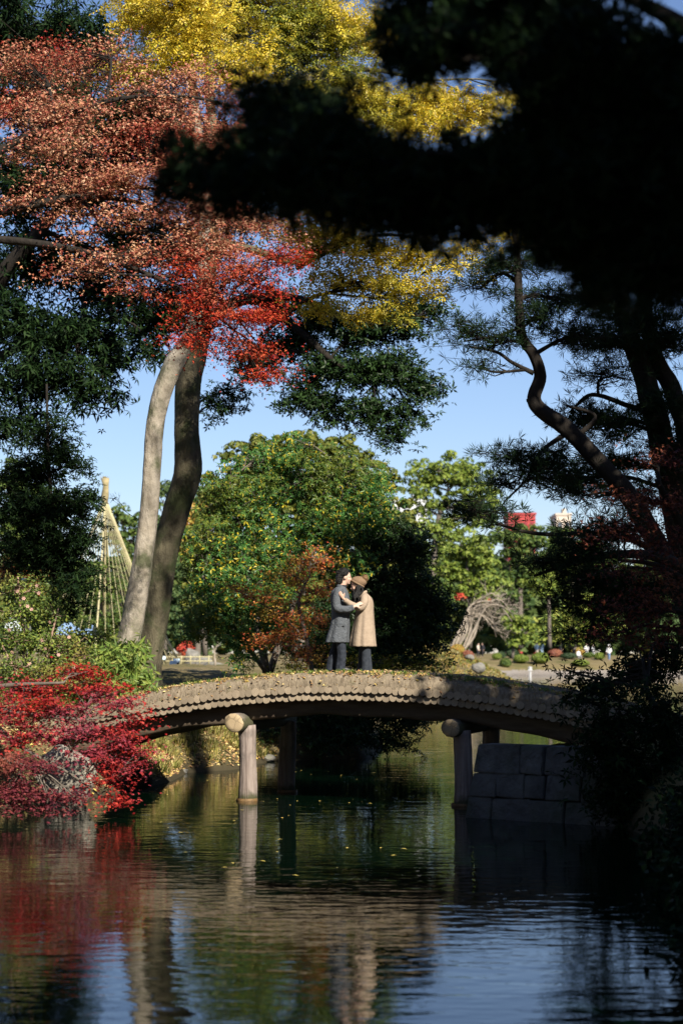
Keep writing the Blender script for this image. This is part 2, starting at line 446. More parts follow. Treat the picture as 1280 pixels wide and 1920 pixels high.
# ---------------------------------------------------------------- land
LEFT = np.array([(-900, -60), (-7.5, -60), (-7.2, 18), (-6.6, 26), (-5.4, 31), (-4.6, 33), (-3.9, 35.5), (-3.4, 38), (-3.3, 40.7), (-2.3, 42), (-1.95, 44), (-1.7, 45.2),
                 (-.5, 45.6), (.5, 46.2), (1.0, 50), (1.4, 75), (4, 100), (7, 112), (10.6, 120), (12, 128), (11.5, 145), (9, 172), (13, 208), (20, 220), (60, 222), (140, 228), (900, 230), (900, 2500), (-900, 2500)], float)
RIGHT = np.array([(3.6, -60), (3.2, 8), (3.6, 14), (4.4, 20), (4.3, 26), (4.1, 28.6), (2.25, 29.9), (2.6, 32.5), (3.6, 34.5), (5, 38), (8, 46), (14, 60), (30, 90), (60, 140), (110, 170), (900, 180), (900, -60)], float)
def in_poly(x, y, Pg):
    ins = np.zeros(x.shape, bool)
    j = len(Pg) - 1
    for i in range(len(Pg)):
        xi, yi = Pg[i]; xj, yj = Pg[j]
        c = ((yi > y) != (yj > y)) & (x < (xj - xi) * (y - yi) / (yj - yi + 1e-12) + xi)
        ins ^= c; j = i
    return ins
def sdist(x, y, Pg):
    d = np.full(x.shape, 1e9)
    for i in range(len(Pg)):
        a = Pg[i]; b = Pg[(i + 1) % len(Pg)]
        ab = b - a
        t = np.clip(((x - a[0]) * ab[0] + (y - a[1]) * ab[1]) / (ab @ ab), 0, 1)
        d = np.minimum(d, np.hypot(x - a[0] - t * ab[0], y - a[1] - t * ab[1]))
    return np.where(in_poly(x, y, Pg), d, -d)
def wob(x, y, k, s):
    return (np.sin(x * k + s) * np.cos(y * k * 1.3 + s * 2) + .5 * np.sin(x * k * 2.3 + y * k * 1.7 + s))
def hgt(x, y):
    x = np.asarray(x, float); y = np.asarray(y, float)
    dl = sdist(x, y, LEFT); dr = sdist(x, y, RIGHT)
    def prof(d, top, k):
        up = .12 + (top - .12) * (1 - np.exp(-np.maximum(d, 0) / k))
        dn = np.maximum(.12 + d * 1.6, -1.6)
        return np.where(d > 0, up, dn)
    kl = np.where(y > 80, 6.0, np.where(y > 45.3, 1.5, 1.2))
    hl = prof(dl, 2.0, kl)
    # peninsula mound and gentle lawn relief
    hl = hl + np.where(dl > 0, 1.5 * np.exp(-(((x - 6.5) / 3.4) ** 2 + ((y - 126) / 9) ** 2)), 0)
    hl = hl + np.where(dl > 1, np.clip((y - 60) / 400, 0, 1) * .5, 0)
    # foot of the bridge on the left bank
    dip = np.exp(-(((x + 5.4) / 1.6) ** 2 + ((y - 35.2) / 1.9) ** 2))
    hl = np.where(dl > 0, hl - dip * np.maximum(hl - .95, 0), hl)
    kr = 1.0
    hr = prof(dr, 1.05, .35)
    hr = hr + np.where(dr > 0, np.clip((dr - 1.5) / 8, 0, 1) * 1.6, 0)
    h = np.maximum(hl, hr)
    h = h + np.where(h > .3, .05 * wob(x, y, 1.7, .4) + .03 * wob(x, y, 4.1, 1.4), 0)
    return h
def gz(x, y): return float(hgt(np.array([x]), np.array([y]))[0])
xs = np.unique(np.concatenate([np.linspace(-900, -60, 15), np.linspace(-60, -12, 30), np.linspace(-12, 14, 106), np.linspace(14, 70, 45), np.linspace(70, 900, 16)]))
ys = np.unique(np.concatenate([np.linspace(-60, 10, 16), np.linspace(10, 56, 150), np.linspace(56, 140, 60), np.linspace(140, 250, 40), np.linspace(250, 2500, 22)]))
GX, GY = np.meshgrid(xs, ys)
GZ = hgt(GX, GY)
nx, ny = len(xs), len(ys)
ii = (np.arange(ny - 1)[:, None] * nx + np.arange(nx - 1)[None, :])
Q = np.stack([ii, ii + 1, ii + nx + 1, ii + nx], -1).reshape(-1, 4)
gm, nt, b, out = new_mat('ground_mat')
tc = nt.nodes.new('ShaderNodeTexCoord')
n1 = noise(nt, .35, 5, vec=tc.outputs['Object']); n2 = noise(nt, 6, 6, .7, vec=tc.outputs['Object']); n3 = noise(nt, 40, 4, .7, vec=tc.outputs['Object'])
r1 = ramp(nt, [(.35, (.08, .095, .03)), (.5, (.19, .155, .075)), (.65, (.24, .20, .11))]); nt.links.new(n1.outputs[0], r1.inputs[0])
r2 = ramp(nt, [(.3, (.04, .03, .018)), (.55, (.18, .13, .065)), (.75, (.27, .21, .11))]); nt.links.new(n2.outputs[0], r2.inputs[0])
c = mixc(nt, .35, r1.outputs[0], r2.outputs[0])
sep = nt.nodes.new('ShaderNodeSeparateXYZ'); nt.links.new(tc.outputs['Object'], sep.inputs[0])
mr = nt.nodes.new('ShaderNodeMapRange'); mr.inputs[1].default_value = .05; mr.inputs[2].default_value = .45
nt.links.new(sep.outputs['Z'], mr.inputs[0])
c = mixc(nt, mr.outputs[0], (.06, .05, .03), c)
nt.links.new(c, b.inputs['Base Color']); b.inputs['Roughness'].default_value = .95; b.inputs['Specular IOR Level'].default_value = .1
bp = nt.nodes.new('ShaderNodeBump'); bp.inputs['Strength'].default_value = .6; bp.inputs['Distance'].default_value = .04
nt.links.new(n3.outputs[0], bp.inputs['Height']); nt.links.new(bp.outputs[0], b.inputs['Normal'])
ground = link('ground', np_mesh('ground', np.stack([GX, GY, GZ], -1).reshape(-1, 3), Q, True), gm)
tag(ground, kind='structure')

# water
wm, nt, b, out = new_mat('pond_water')
b.inputs['Base Color'].default_value = (.001, .006, .003, 1)
b.inputs['Roughness'].default_value = .015
b.inputs['IOR'].default_value = 1.33
b.inputs['Specular IOR Level'].default_value = .38
tc = nt.nodes.new('ShaderNodeTexCoord')
na = noise(nt, 1.0, 3, .5, .3, tc.outputs['Object'], stretch=(2.6, 5.0, 1))
nb = noise(nt, 1.0, 2, .5, .2, tc.outputs['Object'], stretch=(1.2, 2.3, 1))
nc = noise(nt, 1.0, 2, .5, 0, tc.outputs['Object'], stretch=(.10, .16, 1))
mr = nt.nodes.new('ShaderNodeMapRange'); mr.inputs[1].default_value = .35; mr.inputs[2].default_value = .65; mr.inputs[3].default_value = .45; mr.inputs[4].default_value = 1.0
nt.links.new(nc.outputs[0], mr.inputs[0])
ad = nt.nodes.new('ShaderNodeMath'); ad.operation = 'MULTIPLY_ADD'
nt.links.new(nb.outputs[0], ad.inputs[0]); ad.inputs[1].default_value = 1.6; nt.links.new(na.outputs[0], ad.inputs[2])
ml = nt.nodes.new('ShaderNodeMath'); ml.operation = 'MULTIPLY'
nt.links.new(ad.outputs[0], ml.inputs[0]); nt.links.new(mr.outputs[0], ml.inputs[1])
bp = nt.nodes.new('ShaderNodeBump'); bp.inputs['Strength'].default_value = 1.0; bp.inputs['Distance'].default_value = .0056
nt.links.new(ml.outputs[0], bp.inputs['Height']); nt.links.new(bp.outputs[0], b.inputs['Normal'])
water = link('water', np_mesh('water', [(-900, -60, 0), (900, -60, 0), (900, 600, 0), (-900, 600, 0)], [(0, 1, 2, 3)]), wm)
tag(water, kind='structure')

# ---------------------------------------------------------------- bridge
BA = math.radians(17)
AX = np.array((math.cos(BA), -math.sin(BA), 0)); BK = np.array((math.sin(BA), math.cos(BA), 0))
B0 = np.array((0.05, 32.25, 0))          # middle of the near deck edge
WID = 2.7
def bz(s): return 1.90 - .026 * s * s
def bpnt(s, w, z): return B0 + AX * s + BK * w + np.array((0, 0, z))
bridge = empty('log_bridge', (0, 0, 0))
tag(bridge, 'arched earth topped footbridge of cut logs across the pond, strewn with fallen leaves', 'bridge')
ROTB = Matrix.Rotation(-BA, 4, 'Z')
def log_mesh(name, r, L, seed, n=14):
    rg = np.random.default_rng(seed)
    th = np.arange(n) * 2 * math.pi / n
    rr = r * (1 + .03 * np.sin(2 * th + rg.random() * 6) + .015 * rg.normal(size=n))
    ring = np.stack([np.cos(th) * rr, np.zeros(n), np.sin(th) * rr], -1)
    a = ring.copy(); a2 = ring * .97; a2[:, 1] = -.003; e = ring.copy(); e[:, 1] = L
    V = np.concatenate([a, a2, e, [(0, -.004, 0), (0, L, 0)]])
    j = np.arange(n); k = (j + 1) % n
    Qd = np.concatenate([np.stack([j, k, k + 2 * n, j + 2 * n], -1), np.stack([j + n, k + n, k, j], -1)])
    T = np.concatenate([np.stack([np.full(n, 3 * n), k + n, j + n], -1), np.stack([np.full(n, 3 * n + 1), j + 2 * n, k + 2 * n], -1)])
    idx = [0] * n + [1] * n + [1] * n + [1] * n
    me = np_mesh(name, V, [Qd, T], False, idx)
    me.materials.append(MT['logside']); me.materials.append(MT['logend'])
    return me
LOGS = [log_mesh('deck_log', (.067, .064, .070, .066, .062, .069)[i], WID, 100 + i) for i in range(6)]
def put_log(me, s, w, z, roll):
    o = bpy.data.objects.new('deck_log', me); COL.objects.link(o); o.parent = bridge
    p = bpnt(s, w, z)
    o.location = p.tolist(); o.rotation_euler = (Matrix.Rotation(-BA, 4, 'Z') @ Matrix.Rotation(roll, 4, 'Y')).to_euler()
    return o
step = .1165
s = -5.3; i = 0
while s < 5.3:
    put_log(LOGS[i % 6], s, RNG.normal(0, .008), bz(s) + RNG.normal(0, .007), RNG.random() * 6.28)
    put_log(LOGS[(i * 5 + 2) % 6], s + step / 2, .055 + RNG.normal(0, .008), bz(s + step / 2) - .118 + RNG.normal(0, .006), RNG.random() * 6.28)
    s += step; i += 1
# earth on the deck: cross section lofted along the arch
ss = np.linspace(-5.6, 5.6, 240)
prof = [(.02, -.03), (.012, .03), (.025, .11), (.055, .17), (.11, .205), (.22, .225), (.6, .235), (1.35, .24), (2.1, .235), (2.5, .22), (2.62, .17), (2.66, .05), (2.66, -.02)]
V = []
for sv in ss:
    for k, (w, z) in enumerate(prof):
        j = 0.0 if k in (0, 12) else 1.0
        V.append(bpnt(sv, w + j * .018 * random.uniform(-1, 1), bz(sv) + .05 + z + j * (.02 * math.sin(sv * 3.1 + k) * .5 + .012 * random.uniform(-1, 1))))
np_ = len(prof); ii = np.arange(len(ss) - 1)[:, None] * np_ + np.arange(np_ - 1)[None]
me = np_mesh('earth_deck', V, np.stack([ii, ii + np_, ii + np_ + 1, ii + 1], -1).reshape(-1, 4), True)
link('earth_deck', me, MT['thatch'], bridge)
def deck_z(s, w):
    return bz(s) + .05 + np.interp(w, [p[0] for p in prof[1:-1]], [p[1] for p in prof[1:-1]])
# girders
def girder(w0, w1, zt, h):
    g = Geo(); sv = np.linspace(-5.2, 5.2, 60); Vv = []
    for q in sv:
        hh = h + .02 * math.sin(q * 2.3) + .015 * math.sin(q * 5.1 + 1) + .035 * min(1, abs(q) / 4)
        zt_ = bz(q) + zt
        for (w, z) in ((w0 + .03, zt_), (w0, zt_ - .06), (w0 - .01, zt_ - hh * .5), (w0 + .01, zt_ - hh * .85), (w0 + .06, zt_ - hh), (w1 - .05, zt_ - hh), (w1, zt_ - hh * .8), (w1, zt_ - .05), (w1 - .03, zt_)):
            Vv.append(bpnt(q, w, z))
    ii = np.arange(59)[:, None] * 9; j = np.arange(9)[None]
    Qd = np.stack([ii + j, ii + (j + 1) % 9, ii + 9 + (j + 1) % 9, ii + 9 + j], -1).reshape(-1, 4)
    g.add(Vv, Qd)
    return g.mesh('girder', True)
for w0 in (.30, 1.25, 2.15):
    link('girder', girder(w0, w0 + .28, -.175, .27), MT['girder'], bridge)
# cross beams, each a big round log with a cut face
def beam_mesh(r, L, seed):
    rg = np.random.default_rng(seed); n = 22
    th = np.arange(n) * 2 * math.pi / n
    lump = 1 + .05 * np.cos(th * 2 + 1) + .02 * rg.normal(size=n)
    rings = []
    for (y, k) in ((-.014, .5), (-.010, .93), (.01, 1.0), (.2, 1.03), (.4, 1.0), (L * .6, .95), (L, .92)):
        rings.append(np.stack([np.cos(th) * r * k * lump, np.full(n, y), np.sin(th) * r * k * lump], -1))
    V = np.concatenate(rings + [[(0, -.012, 0), (0, L, 0)]]); m = len(rings)
    ii = np.arange(m - 1)[:, None] * n; j = np.arange(n)[None]
    Qd = np.stack([ii + j, ii + (j + 1) % n, ii + n + (j + 1) % n, ii + n + j], -1).reshape(-1, 4)
    jj = np.arange(n)
    T = np.concatenate([np.stack([np.full(n, m * n), (jj + 1) % n, jj], -1), np.stack([np.full(n, m * n + 1), (m - 1) * n + jj, (m - 1) * n + (jj + 1) % n], -1)])
    idx = [0] * n + [0] * n + [1] * ((m - 3) * n) + [0] * n * 2
    me = np_mesh('cross_beam', V, [Qd, T], True, idx)
    me.materials.append(MT['beamend']); me.materials.append(MT['pillar'])
    return me
def pillar_mesh(seed, ztop, r):
    g = Geo(); rg = np.random.default_rng(seed)
    zz = np.linspace(-1.3, ztop, 26)
    rad = r * (1 + .10 * np.exp(-(zz / .35) ** 2) + .03 * np.sin(zz * 5 + seed))
    pts = np.stack([.02 * np.sin(zz * 2 + seed), .02 * np.cos(zz * 1.6), zz], -1)
    g.tube(pts, rad, 20, wob=.03, seed=seed)
    return g.mesh('pillar', True)
def moss_ring(r):
    g = Geo(); zz = np.array([-.05, .0, .03, .045]); 
    g.tube(np.stack([zz * 0, zz * 0, zz], -1), np.array([r + .012, r + .02, r + .016, r + .004]), 20, cap=False, wob=.04, seed=3)
    return g.mesh('waterline_moss', True)
NEARP = {}
for side, (sx, zc, rr) in enumerate(((-1.82, 1.33, .165), (1.93, 1.28, .15))):
    for w, seed in ((.30, 1), (2.45, 5)):
        p = bpnt(sx, w, 0)
        pil = link('pillar', pillar_mesh(seed + side * 9, zc - .05, .148), MT['pillar'], bridge, p)
        mr_ = link('waterline_moss', moss_ring(.166), MT['waterline'], pil)
    bm_ = link('cross_beam', beam_mesh(rr, 2.9, side + 3), None, bridge, bpnt(sx - .10, -.10, zc))
    bm_.rotation_euler = (0, 0, -BA)
for o in bridge.children:
    if o.name.startswith('pillar'): o.rotation_euler = (0, 0, random.uniform(-3, 3))

# ---------------------------------------------------------------- scattered leaves and grass
def grass_mesh(name, base, h, lean=.5, k=9, w=.012):
    n = len(base)
    a = RNG.uniform(0, 6.283, (n, k)); le = RNG.uniform(.1, lean, (n, k)); hh = h * RNG.uniform(.5, 1.1, (n, k))
    d = np.stack([np.cos(a), np.sin(a), np.zeros_like(a)], -1)
    side = np.stack([-np.sin(a), np.cos(a), np.zeros_like(a)], -1) * w
    b0 = base[:, None, :] + d * RNG.uniform(0, .06, (n, k, 1))
    up = np.zeros((n, k, 3)); up[..., 2] = 1
    mid = b0 + up * (hh * .6)[..., None] + d * (hh * le * .5)[..., None]
    tip = b0 + up * (hh * (1 - le * .35))[..., None] + d * (hh * le * 1.3)[..., None]
    V = np.stack([b0 - side, b0 + side, mid + side, tip, mid - side], 2).reshape(-1, 3)
    o = np.arange(n * k)[:, None] * 5
    return np_mesh(name, V, [o + np.array([[0, 1, 2, 4]]), o + np.array([[4, 2, 3]])])
# on the bridge
n = 11000
sv = RNG.uniform(-5.3, 5.3, n); wv = np.where(RNG.random(n) < .55, RNG.uniform(.0, .35, n), RNG.uniform(.1, 2.6, n))
dens = .5 + .5 * np.sin(sv * 2.1 + 1) * np.sin(sv * 5.3)
keep = RNG.random(n) < np.clip(.15 + .9 * dens * (.5 + .5 * np.sin(sv * 13.7 + wv * 9)) + .25 * np.sin(sv * 31), .08, 1)
sv, wv = sv[keep], wv[keep]
C = B0 + sv[:, None] * AX + wv[:, None] * BK + np.stack([0 * sv, 0 * sv, deck_z(sv, np.maximum(wv, .02)) + .012 + RNG.uniform(0, .02, len(sv))], -1)
low = wv < .03
C[low] += np.array([0, 0, -1])[None] * RNG.uniform(0, .12, (low.sum(), 1)) - BK * .02
N = norm(np.stack([RNG.normal(0, .45, len(sv)), RNG.normal(-.25, .45, len(sv)), np.ones(len(sv))], -1))
o = link('fallen_leaves', leaf_mesh('fallen_leaves', C, RNG.uniform(.02, .07, len(sv)), N, 'oval'), MT['litter'], bridge)
o['kind'] = 'stuff'
n = 260
sv = np.concatenate([RNG.uniform(-5.3, 5.3, n), RNG.normal(-3.9, .6, 40), RNG.normal(2.2, .5, 50)]); wv = np.concatenate([RNG.uniform(.12, .4, n), RNG.uniform(.05, .5, 90)])
C = B0 + sv[:, None] * AX + wv[:, None] * BK + np.stack([0 * sv, 0 * sv, deck_z(sv, wv)], -1)
o = link('grass', grass_mesh('grass', C, .075, .9, 7, .007), MT['grassgreen'], bridge); o['kind'] = 'stuff'

def land_scatter(n, x0, x1, y0, y1, zmin=.05, hdr=None):
    x = RNG.uniform(x0, x1, n * 3); y = RNG.uniform(y0, y1, n * 3)
    h = hgt(x, y); k = h > zmin
    if hdr is not None: k &= hdr(x, y)
    x, y, h = x[k][:n], y[k][:n], h[k][:n]
    return np.stack([x, y, h], -1)
C = np.concatenate([land_scatter(11000, -8, .5, 29, 47), land_scatter(9000, -4.8, -1.4, 35.5, 45.6, .08)]) + np.array([0, 0, .02])
N = norm(np.stack([RNG.normal(.2, .4, len(C)), RNG.normal(-.3, .4, len(C)), np.ones(len(C))], -1))
tag(link('bank_leaf_litter', leaf_mesh('bank_leaf_litter', C, RNG.uniform(.05, .10, len(C)), N), MT['litter']), 'yellow and brown fallen leaves covering the left bank under the bridge', 'leaf litter', kind='stuff')
C = land_scatter(650, -4.6, -1.6, 36, 45.5, .1, lambda x, y: (sdist(x, y, LEFT) < 1.6) & (wob(x, y, 2.2, 3.0) > -.35))
tag(link('bank_grass', grass_mesh('bank_grass', C, .25, 1.3, 12, .011), MT['grass']), 'drooping pale green grass tufts on the left bank at the waterline', 'grass', kind='stuff')
C = land_scatter(500, -7.5, -3.6, 36.5, 39.5, .8)
tag(link('path_grass', grass_mesh('path_grass', C, .22, .9, 10, .010), MT['grassgreen']), 'green grass at the foot of the two leaning trunks', 'grass', kind='stuff')
# broad-leaved bamboo grass left of the trunks
cpt = []
for _ in range(75):
    px, py = random.uniform(195, 275), random.uniform(1215, 1290)
    cpt.append(P(px, py, random.uniform(35.5, 38.5)))
cpt = np.array(cpt)
sasa = empty('bamboo_grass', (-4.6, 37, gz(-4.6, 37)))
g = Geo(); bs = cpt.copy(); bs[:, 2] = hgt(cpt[:, 0], cpt[:, 1])
g.segs(bs, cpt, .006, .003)
st = link('stem', g.mesh('stem'), MT['grassgreen'], sasa, -np.array(sasa.location))
Cc = (cpt[:, None, :] + RNG.normal(0, .11, (75, 26, 3))).reshape(-1, 3)
lf = link('foliage', leaf_mesh('foliage', Cc, RNG.uniform(.12, .22, len(Cc)), RNG.normal(size=(len(Cc), 3)) + np.array([.3, -.8, .6]), 'long'), MT['grassgreen'], sasa, -np.array(sasa.location))
tag(sasa, 'bright green bamboo grass with long drooping leaves beside the pale trunk', 'plant')

# ---------------------------------------------------------------- trees
def unif_ball(n, k=.45):
    d = norm(RNG.normal(size=(n, 3)))
    return d * (RNG.random((n, 1)) ** k)
DK, PK = 2.7, 6.0
def sub_pts(pts, nseg=10):
    return smooth_path(pts, nseg)
def tree(name, label, cat, trunks, blobs, mat, bark, leaf=.06, per=45, ncl=None, cov=2.2, crad=.35, flat=.3, shape='oval',
         group=None, nup=.6, limb_r=.05, twig_r=.008, twigs=True, base=None, tuft=None, limbs=True, hollow=.4, seg=8, rz=None, sizejit=.35, sunface=0.35, barkmat_limb=None, puff=None):
    """trunks: list of lists of (px,py,width_px,Y); blobs: (px,py,rx,ry,Y[,depth_m[,weight]])"""
    t0 = trunks[0][0] if trunks else None
    if base is None:
        bp_ = P(t0[0], t0[1], t0[3]); base = (bp_[0], bp_[1], bp_[2])
    base = np.array(base, float)
    root = empty(name, base); tag(root, label, cat, group)
    nodes = []
    for k, tr in enumerate(trunks):
        pts = np.array([P(a, b_, Y) for a, b_, w, Y in tr]); rad = np.array([M(w, Y) / 2 for a, b_, w, Y in tr])
        pr = smooth_path(np.concatenate([pts, rad[:, None]], 1), 6)
        g = Geo(); big = rad[0] > .2; g.tube(pr[:, :3] - base, np.maximum(pr[:, 3], .004), 30 if big else (14 if rad[0] > .1 else seg), wob=.02 if big else .035, seed=k + 5, flute=.07 if big else 0)
        link('trunk' if k == 0 or rad[0] > .12 else 'branch', g.mesh('trunk', True), bark, root)
        nodes.append(pr)
    nodes = np.concatenate(nodes) if nodes else np.array([[*base, .05]])
    LC, LN, LS = [], [], []
    tw = Geo(); anytw = False
    for bl in blobs:
        px, py, rx, ry, Y = bl[:5]
        c = P(px, py, Y); RX, RZ = M(rx, Y), M(ry, Y); RY = bl[5] if len(bl) > 5 and bl[5] else (RX + RZ) * .5
        wgt = bl[6] if len(bl) > 6 else 1.0
        area = math.pi * RX * RZ
        la = leaf * leaf * .3
        nl = int(cov * wgt * area / la * (DK if tuft is None else PK))
        nc = max(3, int(nl / per))
        if puff:
            nc = max(4, int(2.4 * cov * wgt * area / (math.pi * puff * puff)))
        d = unif_ball(nc, hollow)
        cc = c + d * np.array((RX, RY, RZ))
        # limb to the blob from the closest wood below
        if limbs:
            dd = np.linalg.norm((nodes[:, :3] - c) * np.array((1, 1, 1.0)), axis=1) + np.where(nodes[:, 2] > c[2], 1.5, 0)
            q = nodes[np.argmin(dd)]
            r0 = min(q[3] * .7, limb_r) if q[3] > 0 else limb_r
            mid = (q[:3] + c) / 2 + RNG.normal(0, .08, 3) * np.linalg.norm(c - q[:3]) + np.array((0, 0, .08 * np.linalg.norm(c - q[:3])))
            lp = smooth_path(np.array([[*q[:3], r0], [*mid, r0 * .75], [*c, r0 * .45]]), 5)
            tw.tube(lp[:, :3] - base, lp[:, 3], 6, wob=.05); anytw = True
            src = lp[RNG.integers(3, len(lp), nc), :3]
        else:
            src = np.repeat(c[None], nc, 0)
        if twigs:
            m1 = src + (cc - src) * .5 + RNG.normal(0, .12, (nc, 3)) * np.linalg.norm(cc - src, axis=1, keepdims=True)
            tw.segs(src - base, m1 - base, twig_r * 2.0, twig_r * 1.3); tw.segs(m1 - base, cc - base, twig_r * 1.3, twig_r * .5); anytw = True
        if tuft:
            L, k, wd, nt_ = tuft
            # twig ends carrying several tufts
            e = (cc[:, None, :] + RNG.normal(0, 1, (nc, nt_, 3)) * np.array((crad, crad, crad * flat))).reshape(-1, 3)
            tw.segs(np.repeat(cc, nt_, 0) - base, e - base, twig_r * .8, twig_r * .5)
            LC.append(e); LN.append(norm(e - np.repeat(cc, nt_, 0)) + np.array((0, 0, .6)))
            continue
        if puff:
            Rr = puff * RNG.uniform(.55, 1.35, (nc, 1, 1)); dd_ = norm(RNG.normal(size=(nc, per, 3))); dd_[..., 2] = np.where(dd_[..., 2] < -.25, -dd_[..., 2], dd_[..., 2])
            LC.append((cc[:, None, :] + dd_ * Rr * np.array((1, 1, .75)) * RNG.uniform(.8, 1.08, (nc, per, 1))).reshape(-1, 3))
            LN.append((dd_ + RNG.normal(0, .28, dd_.shape)).reshape(-1, 3))
            continue
        nn = per
        off = RNG.normal(0, 1, (nc, nn, 3)) * np.array((crad, crad, crad * flat)) * .6
        tilt = RNG.normal(0, .25, (nc, 2))
        off[..., 2] += off[..., 0] * tilt[:, None, 0] + off[..., 1] * tilt[:, None, 1] - np.abs(off[..., 0] + off[..., 1]) * .12
        LC.append((cc[:, None, :] + off).reshape(-1, 3))
        nrm = RNG.normal(size=(nc * nn, 3)) * .75 + np.array((0, 0, nup)) + np.array(to_sun) * sunface
        LN.append(nrm)
    C = np.concatenate(LC) - base; Nn = np.concatenate(LN)
    if tuft:
        me = needle_mesh('crown', C, Nn, tuft[0], tuft[1], tuft[2])
    else:
        me = leaf_mesh('crown', C, leaf * RNG.uniform(1 - sizejit, 1 + sizejit, len(C)), Nn, shape)
    cr = link('crown', me, mat, root)
    if anytw:
        link('branches', tw.mesh('branches', True), barkmat_limb or bark, root)['kind'] = 'stuff'
    return root

# the two leaning trunks: a zelkova with yellow crown high up
zel = tree('zelkova_tree', 'tall two stemmed tree with pale leaning trunks beside the bridge and yellow foliage high above', 'tree',
     [[(228, 1285, 62, 40), (236, 1225, 46, 40), (250, 1160, 42, 40), (268, 1060, 38, 40), (279, 960, 35, 40), (285, 870, 33, 40), (292, 790, 34, 40), (306, 730, 36, 40), (328, 680, 36, 40), (352, 640, 30, 40.2), (375, 560, 24, 40.5), (384, 430, 20, 41), (375, 290, 18, 41.5), (360, 150, 17, 42), (352, 60, 14, 42), (340, -60, 12, 42)],
      [(272, 1300, 66, 40.6), (280, 1230, 50, 40.6), (292, 1150, 52, 40.6), (310, 1040, 50, 40.6), (332, 950, 50, 40.6), (352, 880, 52, 40.6), (349, 800, 46, 40.6), (353, 720, 48, 40.6), (366, 660, 48, 40.8), (384, 580, 32, 41), (398, 450, 24, 41.5), (402, 300, 20, 42), (392, 150, 17, 42.5), (400, 30, 14, 42.5), (410, -80, 14, 42.5)],
      [(402, 300, 20, 42), (470, 210, 17, 43), (560, 150, 13, 43.5), (680, 130, 9, 44), (800, 150, 6, 44)],
      [(398, 450, 18, 41.5), (480, 470, 15, 42.5), (560, 490, 13, 43), (650, 450, 10, 43.5), (740, 470, 7, 44)],
      [(375, 290, 16, 41.5), (300, 190, 12, 42), (240, 110, 9, 42)]],
     [(300, 50, 70, 60, 43), (250, 130, 50, 40, 42), (420, 40, 90, 60, 44), (520, 90, 90, 70, 44), (620, 60, 90, 60, 44, None, 1.1), (640, 160, 80, 60, 44, None, 1.1), (560, 190, 60, 50, 44), (700, 200, 80, 45, 43.5), (760, 230, 70, 40, 43.5), (800, 190, 70, 40, 44), (860, 220, 60, 32, 44), (910, 205, 40, 28, 44, None, 1.1), (970, 185, 35, 22, 45),
      (700, 60, 60, 45, 45), (450, -20, 120, 50, 44), (620, 250, 50, 30, 44), (340, 0, 80, 50, 41), (340, 110, 60, 40, 41), (440, 130, 70, 50, 43), (260, 20, 60, 50, 42), (560, 20, 90, 60, 44), (380, 60, 60, 40, 41)],
     MT['yellow'], MT['bark2'], .24, 14, cov=2.9, crad=.42, flat=.35, limb_r=.05, hollow=.5, nup=.7, shape='pinnate')
for ch in zel.children:
    if ch.name == 'trunk': ch.data.materials.clear(); ch.data.materials.append(MT['bark'])
# lower yellow spray, own bough right of the maple
tree('yellow_leaf_tree', 'yellow green tree with long level boughs hanging right of the red maple', 'tree',
     [[(1080, -60, 16, 36), (1060, 180, 14, 36), (940, 330, 12, 36.2), (760, 375, 11, 36.4), (560, 500, 9, 37), (640, 460, 8, 36.5), (720, 440, 6, 36.5), (800, 450, 4, 36.5)],
      [(500, 620, 8, 38), (580, 560, 7, 37), (680, 540, 5, 37), (780, 530, 3, 37)]],
     [(590, 460, 50, 40, 36.5), (650, 440, 55, 30, 36.5), (700, 470, 60, 35, 36.5), (640, 520, 70, 36, 37), (720, 540, 60, 36, 36.5), (780, 480, 50, 35, 36.5), (800, 540, 40, 25, 36.5), (850, 500, 40, 25, 36.3, None, .7), (900, 470, 50, 25, 36.3, None, .6), (690, 590, 45, 22, 36.5), (600, 580, 40, 20, 37), (740, 590, 25, 18, 36.5), (560, 430, 40, 40, 37), (940, 440, 30, 20, 36.3, None, .5), (600, 390, 60, 40, 36), (680, 350, 60, 50, 36), (760, 380, 60, 40, 36), (620, 300, 50, 40, 36)],
     MT['yellow'], MT['barkdark'], .22, 14, cov=2.4, crad=.4, flat=.28, limb_r=.03, hollow=.6, nup=.7, shape='pinnate')

